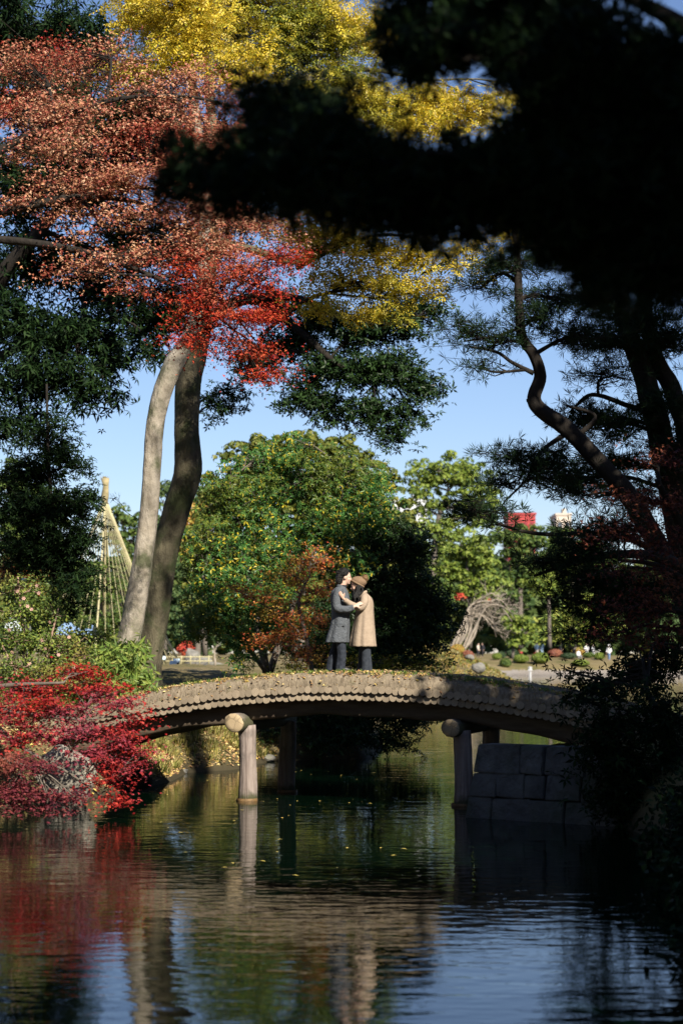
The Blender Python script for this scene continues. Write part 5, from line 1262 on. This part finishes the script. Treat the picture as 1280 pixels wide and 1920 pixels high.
g = Geo(); V, Qd = ring_loft([(.05, 0, 1.15, .10, .10, 0), (.045, 0, 1.30, .10, .11, 0), (.03, 0, 1.42, .075, .085, 0), (.045, 0, 1.485, .062, .064, 0)], 24); g.add(V, Qd); link('sweater', g.mesh('sweater', True), dark_wool, man)
g = Geo()
for sy, fx, kx in ((-1, .075, .055), (1, -.09, -.03)):
    V, Qd = ring_loft([(fx + .005, sy * .10, .035, .088, .085, 1), (fx, sy * .10, .10, .082, .078, 1), (fx * .9 + .012, sy * .10, .28, .078, .080, .8), (kx * .95, sy * .10, .46, .082, .086, .6), (kx * .5, sy * .09, .66, .095, .098, .3), (-.02, sy * .075, .88, .11, .11, 0)], 28, .09, 3, sy, seed=3)
    g.add(V, Qd)
link('trousers', g.mesh('trousers', True), denim, man)
g = Geo()
for sy, fx in ((-1, .075), (1, -.09)):
    limb(g, [(fx - .07, sy * .10, .048), (fx, sy * .10, .052), (fx + .09, sy * .105, .040), (fx + .175, sy * .11, .028)], [.030, .046, .046, .024], 12, ry=[.034, .046, .036, .024])
    g.box((fx + .045, sy * .104, .010), (.245, .078, .018))
link('shoes', g.mesh('shoes', True), shoe, man)
for ch in man.children:
    me_ = ch.data; n_ = len(me_.vertices); co = np.zeros(n_ * 3, dtype=np.float32); me_.vertices.foreach_get('co', co); co = co.reshape(-1, 3)
    co[:, 0] += .075 * np.clip((co[:, 2] - .1) / .8, 0, 1); me_.vertices.foreach_set('co', co.ravel()); me_.update()
# --- woman, faces -x (local +x mirrored), left side to the camera
wom = empty('person', (CX + .49, CYY + .02, DZ), 0)
tag(wom, 'woman in a long camel coat and brown bobble hat leaning into the man', 'person')
g = Geo()
head(g, (-.145, 0, 1.475), math.pi, .30, .97)
limb(g, [(-.03, 0, 1.27), (-.07, 0, 1.34), (-.115, 0, 1.41)], [.05, .045, .046], 14)
limb(g, [(0, 0, .84), (-.01, 0, .98), (-.005, 0, 1.10), (-.0, 0, 1.20), (-.01, 0, 1.28), (-.03, 0, 1.33)], [.10, .085, .10, .10, .08, .04], 16, ry=[.15, .12, .14, .165, .14, .05])
for sy, fx in ((-1, .03), (1, -.03)):
    limb(g, [(0, sy * .08, .86), (.0, sy * .08, .60), (fx * .5, sy * .08, .44), (fx, sy * .08, .22), (fx + .02, sy * .08, .06)], [.09, .07, .052, .046, .034], 14)
    limb(g, [(fx + .05, sy * .08, .035), (fx - .04, sy * .085, .03), (fx - .13, sy * .09, .02)], [.032, .034, .022], 10, ry=[.03, .026, .018])
limb(g, [(-.01, -.15, 1.27), (-.02, -.215, 1.17), (-.09, -.235, 1.10), (-.24, -.265, 1.15), (-.355, -.31, 1.235)], [.046, .042, .036, .032, .024], 12)
hand(g, (-.37, -.318, 1.25), (-.55, .0, .9), (-.2, -1, .1), .35, .93, -1)
limb(g, [(-.01, .15, 1.27), (-.06, .20, 1.16), (-.16, .21, 1.12), (-.28, .16, 1.20), (-.36, .10, 1.30)], [.046, .042, .036, .032, .024], 12)
hand(g, (-.37, .09, 1.31), (-.6, -.4, .8), (.3, 1, .3), .3, .93, 1)
link('body', remesh_join(g, 'body', .0115), skin, wom)
g = Geo()
for sy in (-1, 1):
    V, Qd = sphere_geo((-.208, sy * .034, 1.455), (.009, .011, .004), 8, 6); g.add(V, Qd)
link('eyes', g.mesh('eyes', True), eye, wom)
# hair
g = Geo(); rg = np.random.default_rng(5)
for k in range(46):
    sy = rg.choice((-1, 1)); y0 = sy * rg.uniform(.02, .085)
    x0 = rg.uniform(-.16, -.05)
    pts = [(x0, y0, 1.47 + rg.uniform(-.03, .03)), (x0 + rg.uniform(-.03, .02), y0 * 1.25, 1.38), (x0 - .03 + rg.uniform(-.03, .03), y0 * 1.35 + sy * .02, 1.29), (x0 - .05 + rg.uniform(-.03, .03), y0 * 1.3 + sy * .04, 1.20 + rg.uniform(-.03, .05))]
    limb(g, pts, [.022, .022, .018, .007], 7)
V, Qd = sphere_geo((-.115, 0, 1.49), (.095, .084, .10), 18, 12); g.add(V, Qd)
link('hair', remesh_join(g, 'hair', .007, 1), hairm, wom)
# hat
hat = empty('hat_pivot', (0, 0, 0)); bpy.data.objects.remove(hat)
g = Geo(); Rh = np.array(Matrix.Rotation(.50, 3, 'Y'))
V, Qd = sphere_geo((0, 0, .012), (.128, .108, .102), 30, 16)
keep = V[:, 2] > -.03; V[~keep, 2] = -.03 - (V[~keep, 2] + .03) * .15
V[:, 0] += np.maximum(V[:, 2], 0) * .35
V *= (1 + .025 * np.sin(9 * np.arctan2(V[:, 1], V[:, 0])) * np.clip(V[:, 2:3] * 8, 0, 1)[:, 0])[:, None]
HC = np.array((-.115, 0, 1.535))
g.add(V @ Rh.T + HC, Qd)
band = np.array([(math.cos(t) * .118, math.sin(t) * .098, -.028) for t in np.linspace(0, 2 * math.pi, 33)])
g.tube(band @ Rh.T + HC, .019, 8, cap=False)
hatobj = link('bobble_hat', g.mesh('bobble_hat', True), hatm, wom)
g = Geo(); pc = np.array((.005, -.01, 1.605)); V, Qd = sphere_geo(pc, (.052, .052, .052), 14, 10); g.add(V, Qd)
d = norm(RNG.normal(size=(900, 3))); g.segs(pc + d * .045, pc + d * RNG.uniform(.056, .066, (900, 1)) + RNG.normal(0, .004, (900, 3)), .0022, .0008)
link('pompom', g.mesh('pompom', True), pomm, hatobj)
# coat
V, Qd = ring_loft([(-.035, 0, .435, .215, .235, 1), (-.035, 0, .55, .203, .230, 1), (-.022, 0, .75, .180, .218, .8), (-.008, 0, .92, .158, .205, .5), (.002, 0, 1.05, .142, .198, .25), (.005, 0, 1.16, .138, .198, .1), (.002, 0, 1.25, .118, .180, .05), (-.012, 0, 1.305, .085, .125, 0), (-.035, 0, 1.345, .062, .075, 0)], 52, .085, 8, .4, seed=4)
g = Geo(); g.add(V, Qd); o = link('coat', g.mesh('coat', True), camel, wom); sm = o.modifiers.new('t', 'SOLIDIFY'); sm.thickness = .012; sm.offset = 0
g = Geo()
g.tube(smooth_path(np.array([(.03, .0, 1.375), (.0, -.06, 1.362), (-.06, -.075, 1.335), (-.10, -.05, 1.29), (-.125, -.02, 1.22)]), 4), np.linspace(.026, .016, 17), 8, ry=np.linspace(.014, .010, 17))
g.tube(smooth_path(np.array([(.03, .0, 1.375), (.0, .06, 1.362), (-.06, .075, 1.335), (-.10, .05, 1.29), (-.125, .02, 1.22)]), 4), np.linspace(.026, .016, 17), 8, ry=np.linspace(.014, .010, 17))
link('collar', g.mesh('collar', True), camel, wom)
g = Geo()
limb(g, [(-.0, -.10, 1.30), (-.005, -.16, 1.265), (-.015, -.215, 1.18), (-.05, -.235, 1.11), (-.10, -.24, 1.095), (-.23, -.262, 1.145), (-.345, -.305, 1.225)], [.05, .068, .068, .062, .060, .055, .044], 16)
link('sleeve', remesh_join(g, 'sleeve', .010, 1), camel, wom)
g = Geo()
limb(g, [(-.0, .10, 1.30), (-.005, .16, 1.265), (-.05, .205, 1.17), (-.15, .215, 1.12), (-.25, .18, 1.18), (-.34, .12, 1.275)], [.05, .068, .064, .060, .052, .044], 16)
link('sleeve', remesh_join(g, 'sleeve', .010, 1), camel, wom)
g = Geo()
for sy, fx in ((-1, .03), (1, -.03)):
    V, Qd = ring_loft([(fx - .0, sy * .08, .02, .102, .085, 1), (fx, sy * .08, .12, .092, .078, .8), (fx * .6, sy * .08, .35, .084, .078, .5), (0, sy * .08, .6, .09, .086, .2), (0, sy * .07, .86, .105, .10, 0)], 28, .05, 4, sy * 2, seed=6)
    g.add(V, Qd)
link('trousers', g.mesh('trousers', True), denim2, wom)
g = Geo()
for sy, fx in ((-1, .03), (1, -.03)):
    limb(g, [(fx + .07, sy * .08, .042), (fx, sy * .08, .046), (fx - .08, sy * .085, .034), (fx - .145, sy * .088, .022)], [.026, .040, .040, .02], 12, ry=[.03, .042, .03, .02])
link('shoes', g.mesh('shoes', True), shoe, wom)

# --- distant visitors
def visitor(label, px, py, hpx, Y, yaw, top, bottom, hat=None, pose='stand', gap=.07, group='visitors walking on the far shore'):
    c = P(px, py, Y); h = M(hpx, Y) if pose != 'crouch' else 1.65
    zb = gz(c[0], c[1]); s_ = h / 1.72
    root = empty('person', (c[0], c[1], zb + .01), yaw); root.scale = (s_,) * 3; tag(root, label, 'person', group)
    g = Geo(); dz = 0.0 if pose != 'crouch' else -.42
    head(g, (.02, 0, 1.58 + dz), 0, .1)
    limb(g, [(0, 0, 1.36 + dz), (.005, 0, 1.43 + dz), (.01, 0, 1.52 + dz)], [.06, .052, .052], 10)
    limb(g, [(0, 0, .88 + dz), (0, 0, 1.1 + dz), (0, 0, 1.3 + dz), (0, 0, 1.42 + dz)], [.10, .10, .115, .05], 12, ry=[.15, .14, .19, .06])
    legs = []
    for sy in (-1, 1):
        st_ = sy * gap
        if pose == 'crouch': lg = [(0, sy * .09, .46), (.36, sy * .14, .50), (.30, sy * .14, .28), (.12, sy * .12, .07)]
        else: lg = [(0, sy * .085, .90), (st_ * .8 + .02, sy * .09, .48), (st_ * 1.5, sy * .09, .07)]
        legs.append(lg); limb(g, lg, [.09, .055, .038] if len(lg) == 3 else [.09, .07, .055, .04], 10)
        f = lg[-1]; limb(g, [(f[0] - .05, f[1], .04), (f[0] + .05, f[1], .035), (f[0] + .16, f[1], .025)], [.035, .037, .022], 8)
        arm = [(0, sy * .18, 1.37 + dz), (-.03 - st_, sy * .23, 1.10 + dz), (.10 - st_, sy * .22, .88 + dz)]
        limb(g, arm, [.05, .04, .028], 8); hand(g, arm[-1], (.2, 0, -1), (0, sy, 0), .3, 1, 1)
    link('body', remesh_join(g, 'body', .016, 1), skin, root)
    V, Qd = ring_loft([(0, 0, .80 + dz, .15, .20, 1), (0, 0, 1.0 + dz, .135, .185, .5), (0, 0, 1.25 + dz, .14, .215, 0), (0, 0, 1.38 + dz, .11, .19, 0), (.005, 0, 1.45 + dz, .06, .07, 0)], 20, .04, 5)
    g = Geo(); g.add(V, Qd)
    for sy in (-1, 1): limb(g, [(0, sy * .16, 1.38 + dz), (-.03 - sy * gap, sy * .235, 1.10 + dz), (.09 - sy * gap, sy * .225, .92 + dz)], [.075, .06, .05], 10)
    link('jacket', g.mesh('jacket', True), top, root)
    g = Geo()
    for lg in legs: limb(g, lg, [.105, .075, .06] if len(lg) == 3 else [.105, .085, .07, .055], 10)
    link('trousers', g.mesh('trousers', True), bottom, root)
    g = Geo(); V, Qd = sphere_geo((-.005, 0, 1.625 + dz), (.105, .09, .095), 14, 10); g.add(V, Qd); V, Qd = sphere_geo((-.04, 0, 1.57 + dz), (.07, .082, .10), 12, 8); g.add(V, Qd)
    if hat: V, Qd = ring_loft([(.01, 0, 1.63 + dz, .19, .18, 0), (0, 0, 1.655 + dz, .12, .11, 0), (0, 0, 1.74 + dz, .09, .085, 0), (0, 0, 1.76 + dz, .02, .02, 0)], 18); gh = Geo(); gh.add(V, Qd); link('sun_hat', gh.mesh('sun_hat', True), hat, root)
    link('hair', g.mesh('hair', True), hairm, root)
cw = plain('white_cotton', (.72, .72, .72)); cg = plain('grey_cloth', (.34, .35, .37)); ck = plain('black_cloth', (.02, .02, .025)); cn = plain('navy_cloth', (.04, .07, .12)); cb = plain('light_blue_denim', (.36, .50, .66)); cbe = plain('beige_cloth', (.50, .44, .36)); cbl = plain('mid_blue_denim', (.16, .26, .46))
visitor('walker in a white top and black trousers on the headland path', 896, 1237, 27, 233, -.6, cbe, ck)
visitor('walker all in black beside the one in the pale top', 904, 1237, 27, 233.6, -2.4, ck, ck)
visitor('walker in a navy top and beige trousers behind the largest clipped ball', 1006, 1235, 27, 236, 1.2, cn, cbe)
visitor('walker in a dark top and light blue trousers behind the largest clipped ball', 1015, 1235, 27, 236.5, 1.8, cn, cb)
visitor('dark dressed walker beside the red brown clipped shrub', 1050, 1229, 26, 240, .4, ck, ck)
visitor('visitor in white and grey crouching at the edge of the far lawn', 1084, 1243, 20, 228, -1.2, cw, cg, pose='crouch')
visitor('standing visitor in a white shirt behind the crouching one', 1099, 1238, 26, 235, -1.6, cw, cw)
visitor('visitor in dull grey half hidden right of the white shirt', 1111, 1240, 26, 232, -.8, cg, cg)
visitor('visitor with a white sun hat and blue jeans at the right of the far lawn', 1141, 1243, 29, 228, -2.2, cw, cbl, hat=cw)

# ---------------------------------------------------------------- far shore fittings
rev = empty('log_revetment', (24, 219.6, 0)); tag(rev, 'row of pale upright log piles edging the far shore', 'revetment')
g = Geo()
for k in range(150):
    x = 15 + k * .21; yy = np.interp(x, [13, 20, 60], [208, 219.6, 221.7]) - .35
    g.tube(np.array([(x - 24, yy - 219.6, -.6), (x - 24, yy - 219.6, .6 + random.uniform(-.05, .08))]), [.10, .095], 7)
o = link('piles', g.mesh('piles', True), plain('weathered_pile', (.24, .215, .195)), rev); o['kind'] = 'stuff'
g = Geo(); pp = P(993, 1262, 213); 
g.tube(np.array([(0, 0, -.8), (0, 0, .55)]), [.13, .13], 12); g.box((0, 0, .66), (.5, .5, .12)); g.tube(np.array([(0, 0, .72), (0, 0, .98), (0, 0, 1.06)]), [.2, .24, .05], 12)
tag(link('marker_post', g.mesh('marker_post'), plain('white_post', (.5, .5, .5)), None, (pp[0], pp[1], 0)), 'small white post standing in the water before the far shore', 'post')
# buildings far behind the trees
def building(name, label, px0, px1, ptop, Y, wall_c, floors, cols, dep=12, wc=(.10, .12, .15)):
    a = P(px0, ptop, Y); b_ = P(px1, ptop, Y); w = b_[0] - a[0]; zt = a[2]; cx = (a[0] + b_[0]) / 2
    root = empty(name, (cx, Y, 1.5)); tag(root, label, 'building')
    H = zt - 1.5
    g = Geo(); g.box((0, dep / 2, H / 2 - 1), (w, dep, H + 2)); link('wall', g.mesh('wall'), plain(name + '_render', wall_c), root)
    g = Geo(); g.box((0, dep / 2, H + .2), (w + .4, dep + .4, .5)); (name != 'red_building') and g.box((w * .2, dep / 2, H + 1.0), (w * .25, 3, 1.6)); link('roof', g.mesh('roof'), plain(name + '_roof', tuple(v * .9 for v in wall_c)), root)
    wm_ = plain(name + '_glass', wc, .2); fh = 3.4; cwid = w / cols
    gme = Geo(); gme.box((0, 0, 0), (cwid * .55, .12, 1.6)); me = gme.mesh('window')
    me.materials.append(wm_)
    for f_ in range(floors):
        for c_ in range(cols):
            o_ = bpy.data.objects.new('window', me); COL.objects.link(o_); o_.parent = root
            o_.location = (-w / 2 + (c_ + .5) * cwid, -.02, H - 2.4 - f_ * fh)
building('red_building', 'flat topped red building showing above the trees under the pine boughs', 952, 1003, 965, 420, (.36, .045, .045), 2, 4, wc=(.22, .04, .045))
building('beige_building', 'pale beige building between the red one and the right hand pines', 1042, 1070, 966, 430, (.55, .48, .40), 3, 2)
building('white_building', 'low white building glimpsed right of the thicket beside the tall round tree', 738, 800, 940, 400, (.62, .64, .66), 2, 4)

# rope cone (snow protection) on the lawn
px_c = 195
c = P(px_c, 1240, 100); zt = P(px_c, 897, 100)[2]; za = P(px_c, 940, 100)[2]; zb = gz(c[0], c[1])
cone = empty('rope_cone', (c[0], c[1], zb)); tag(cone, 'tall cone of straw ropes strung from a pole over a garden pine on the lawn', 'rope cone')
straw = surf_mat('straw_rope', (.34, .31, .17), (.48, .43, .26), 6, .9, .3); bamboo = surf_mat('straw_bundle', (.22, .18, .09), (.38, .32, .18), 5, .9, .5)
g = Geo(); g.tube(np.array([(0, 0, 0), (0, 0, za - zb), (0, 0, zt - zb - .3)]), [.10, .07, .06], 8); link('pole', g.mesh('pole', True), bamboo, cone)
g = Geo(); H = zt - zb; g.tube(np.array([(0, 0, H - 1.5), (0, 0, H - .9), (.02, 0, H - .4), (0, 0, H)]), [.10, .20, .16, .22], 10, wob=.15)
for k in range(30): g.segs(np.array([[0, 0, H - .4]]), np.array([[RNG.normal(0, .12), RNG.normal(0, .12), H + .1]]), .02, .01)
link('straw_topknot', g.mesh('straw_topknot', True), bamboo, cone)
g = Geo(); R_ = 3.95; g.tube(smooth_path(np.array([(.06, 0, za - zb), (R_ * .48, 0, (za - zb) * .47), (R_, 0, 0)]), 4), .014, 5); me1 = g.mesh('rope', True); me1.materials.append(straw)
g = Geo(); g.tube(smooth_path(np.array([(.08, 0, za - zb), (R_ * .48, 0, (za - zb) * .47), (R_, 0, 0)]), 4), [.05] * 9, 6); me2 = g.mesh('thick_rope', True); me2.materials.append(straw)
for k in range(44):
    thick = k % 11 == 0
    o_ = bpy.data.objects.new('rope', me2 if thick else me1); COL.objects.link(o_); o_.parent = cone; o_.rotation_euler = (0, 0, k * 2 * math.pi / 44)
fartree('garden_pine', 'layered green garden pine standing inside the rope cone', 'pine', [[(197, 1240, 9, 100.4), (190, 1150, 7, 100.4), (200, 1060, 4, 100.4)]],
        [(200, 1090, 26, 5, 100.4), (190, 1120, 36, 6, 100.4), (215, 1150, 40, 6, 100.4), (180, 1165, 44, 6, 100.4), (230, 1190, 44, 6, 100.4), (170, 1205, 46, 7, 100.4), (205, 1225, 60, 7, 100.4), (270, 1220, 30, 6, 100.4), (200, 1050, 18, 5, 100.4)], 'farmid', cov=3.4, flat=.35, leaf=.16)
# low bamboo fence
g = Geo(); fb = P(330, 1236, 106); fz = gz(fb[0], fb[1])
fence = empty('bamboo_fence', (fb[0], fb[1], fz)); tag(fence, 'low bamboo rail fence on the lawn beyond the trunks', 'fence')
for k in range(9):
    g = Geo(); g.tube(np.array([(-2.2 + k * .5, 0, -.1), (-2.2 + k * .5, 0, .45)]), .035, 7); link('post', g.mesh('post', True), straw, fence)
for z in (.15, .38):
    g = Geo(); g.tube(np.array([(-2.3, 0, z), (0, .02, z), (2.0, 0, z)]), .03, 7); link('rail', g.mesh('rail', True), straw, fence)
fartree('red_shrub', 'small glowing red maple on the lawn behind the low bamboo fence', 'shrub', [[(347, 1240, 3, 112), (346, 1222, 2, 112)]],
        [(338, 1214, 11, 9, 112), (352, 1212, 11, 10, 112), (348, 1224, 12, 6, 112)], 'vivid', cov=1.4, leaf=.14)
bare('bare_sapling', 'pale leafless little tree with a split stem at the right end of the lawn', P(403, 1235, 104), norm(np.array([[-.1, 0, 1.]]))[0], .6, .05, 3, MT['palebranch'], up=.15, kids=2)
def spotlight(label, px, py, Y, s_, mat, g_=None):
    p = P(px, py, Y); zb = gz(p[0], p[1]); r = empty('garden_spotlight', (p[0], p[1], zb)); tag(r, label, 'spotlight', g_)
    h = max(p[2] - zb, s_ * .8)
    g = Geo(); g.tube(np.array([(0, 0, -.05), (0, 0, h)]), s_ * .08, 8); g.tube(np.array([(-s_ * .3, 0, h), (s_ * .3, 0, h)]), s_ * .07, 8); link('stake', g.mesh('stake', True), ck, r)
    R_ = np.array(Matrix.Rotation(-.6, 3, 'X'))
    g = Geo(); g.box((0, 0, h + s_ * .35), (s_ * .9, s_ * .45, s_ * .6), R_); link('housing', g.mesh('housing'), mat, r)
    g = Geo(); g.box(np.array((0, 0, h + s_ * .35)) + R_ @ np.array((0, -s_ * .24, 0)), (s_ * .75, .012, s_ * .45), R_); link('lens', g.mesh('lens'), plain('spot_lens', (.5, .6, .65), .15), r)
pb = plain('pale_blue_housing', (.50, .62, .66)); gh_ = plain('grey_housing', (.28, .30, .31))
spotlight('pale blue garden spotlight on the lawn, closest to the bridge', 325, 1258, 84, .34, pb)
spotlight('pale blue garden spotlight on the lawn right behind the closest one', 331, 1248, 92, .34, pb)
spotlight('pale blue garden spotlight beside the shaded trunk', 305, 1242, 98, .34, pb)
spotlight('grey box spotlight on a stake among the leaves at the left edge', 46, 1092, 40.5, .13, gh_)
def tarp(label, px0, px1, py, Y, col, h=.45):
    a = P(px0, py, Y); b_ = P(px1, py, Y); nx_, ny_ = 26, 12; zb = gz(float((a[0] + b_[0]) / 2), Y)
    V = []
    for j in range(ny_):
        for i in range(nx_):
            u, v = i / (nx_ - 1), j / (ny_ - 1)
            V.append((a[0] + (b_[0] - a[0]) * u, Y + v * 2.0, a[2] + h * math.sin(v * math.pi) * (.7 + .3 * math.sin(u * 7)) + .04 * math.sin(u * 31 + v * 9)))
    ii = np.arange(ny_ - 1)[:, None] * nx_ + np.arange(nx_ - 1)[None]
    o_ = link('tarpaulin', np_mesh('tarpaulin', V, np.stack([ii, ii + 1, ii + nx_ + 1, ii + nx_], -1).reshape(-1, 4), True), surf_mat('tarp' + str(px0), tuple(v * .6 for v in col), col, 3, .5, .5, 5))
    tag(o_, label, 'tarpaulin')
tarp('blue and white sheet lying behind the shrubs below the rope cone', 105, 172, 1190, 70, (.28, .42, .62))
tarp('pale sheet lying behind the flowering shrub at the left edge', 8, 42, 1182, 66, (.60, .66, .66), .5)
# flowers
froot = None
fp = [(33, 1108), (45, 1122), (70, 1098), (74, 1112), (52, 1137), (60, 1143), (95, 1166), (18, 1180), (80, 1200), (110, 1228), (160, 1232), (86, 1215), (130, 1195), (56, 1245), (24, 1222), (140, 1252)]
g = Geo(); T_ = []
for k in range(6):
    a = k * math.pi / 3; T_.append(((0, 0, 0), (math.cos(a - .4) * .03, -.008, math.sin(a - .4) * .03), (math.cos(a) * .042, -.016, math.sin(a) * .042), (math.cos(a + .4) * .03, -.008, math.sin(a + .4) * .03)))
Vv = np.array(T_).reshape(-1, 3); g.add(Vv, np.arange(24).reshape(-1, 4)); V, Qd = sphere_geo((0, -.012, 0), (.010, .008, .010), 7, 5); g.add(V, Qd)
fm = g.mesh('flower'); fm.materials.append(surf_mat('pink_petal', (.46, .26, .22), (.56, .36, .30), 20, .6, .1))
for k, (a, b_) in enumerate(fp):
    o_ = bpy.data.objects.new('flower', fm); COL.objects.link(o_); o_.location = P(a, b_, 37.3).tolist(); o_.rotation_euler = (random.uniform(-.6, .6), 0, random.uniform(-.6, .6))
    sh = [q for q in bpy.data.objects if q.name == 'flowering_shrub'][0]
    bpy.context.view_layer.update() if k == 0 else None
    o_.parent = sh; o_.matrix_parent_inverse = Matrix.Translation(-Vector(sh.location))
# floating leaves
me = leaf_mesh('floating_leaf', np.array([[0, 0, 0.]]), np.array([.075]), np.array([[0, 0, 1.]]), 'oval'); me.materials.append(MT['floatleaf'])
spots = [(557, 1438), (555, 1446), (565, 1444), (640, 1452), (668, 1460), (600, 1500), (558, 1500), (661, 1497), (679, 1501), (495, 1501), (300, 1494), (296, 1500), (345, 1487), (186, 1520), (176, 1528), (640, 1490), (700, 1448), (583, 1451), (615, 1446), (540, 1462), (520, 1496), (404, 1469), (390, 1462), (330, 1472), (455, 1517), (270, 1462)]
for k in range(26): spots.append((random.uniform(280, 760), random.uniform(1445, 1640)))
for a, b_ in spots:
    Y = 9040.0 / (b_ - 1225) ; x = (a - 640) / F * Y
    o_ = bpy.data.objects.new('floating_leaf', me); COL.objects.link(o_); o_.location = (x, Y, .012); o_.rotation_euler = (0, 0, random.uniform(0, 6.28)); s_ = random.uniform(.6, 1.2); o_.scale = (s_, s_, s_)
    tag(o_, 'yellow fallen leaf floating on the pond near the bridge', 'leaf', 'fallen leaves floating on the pond')
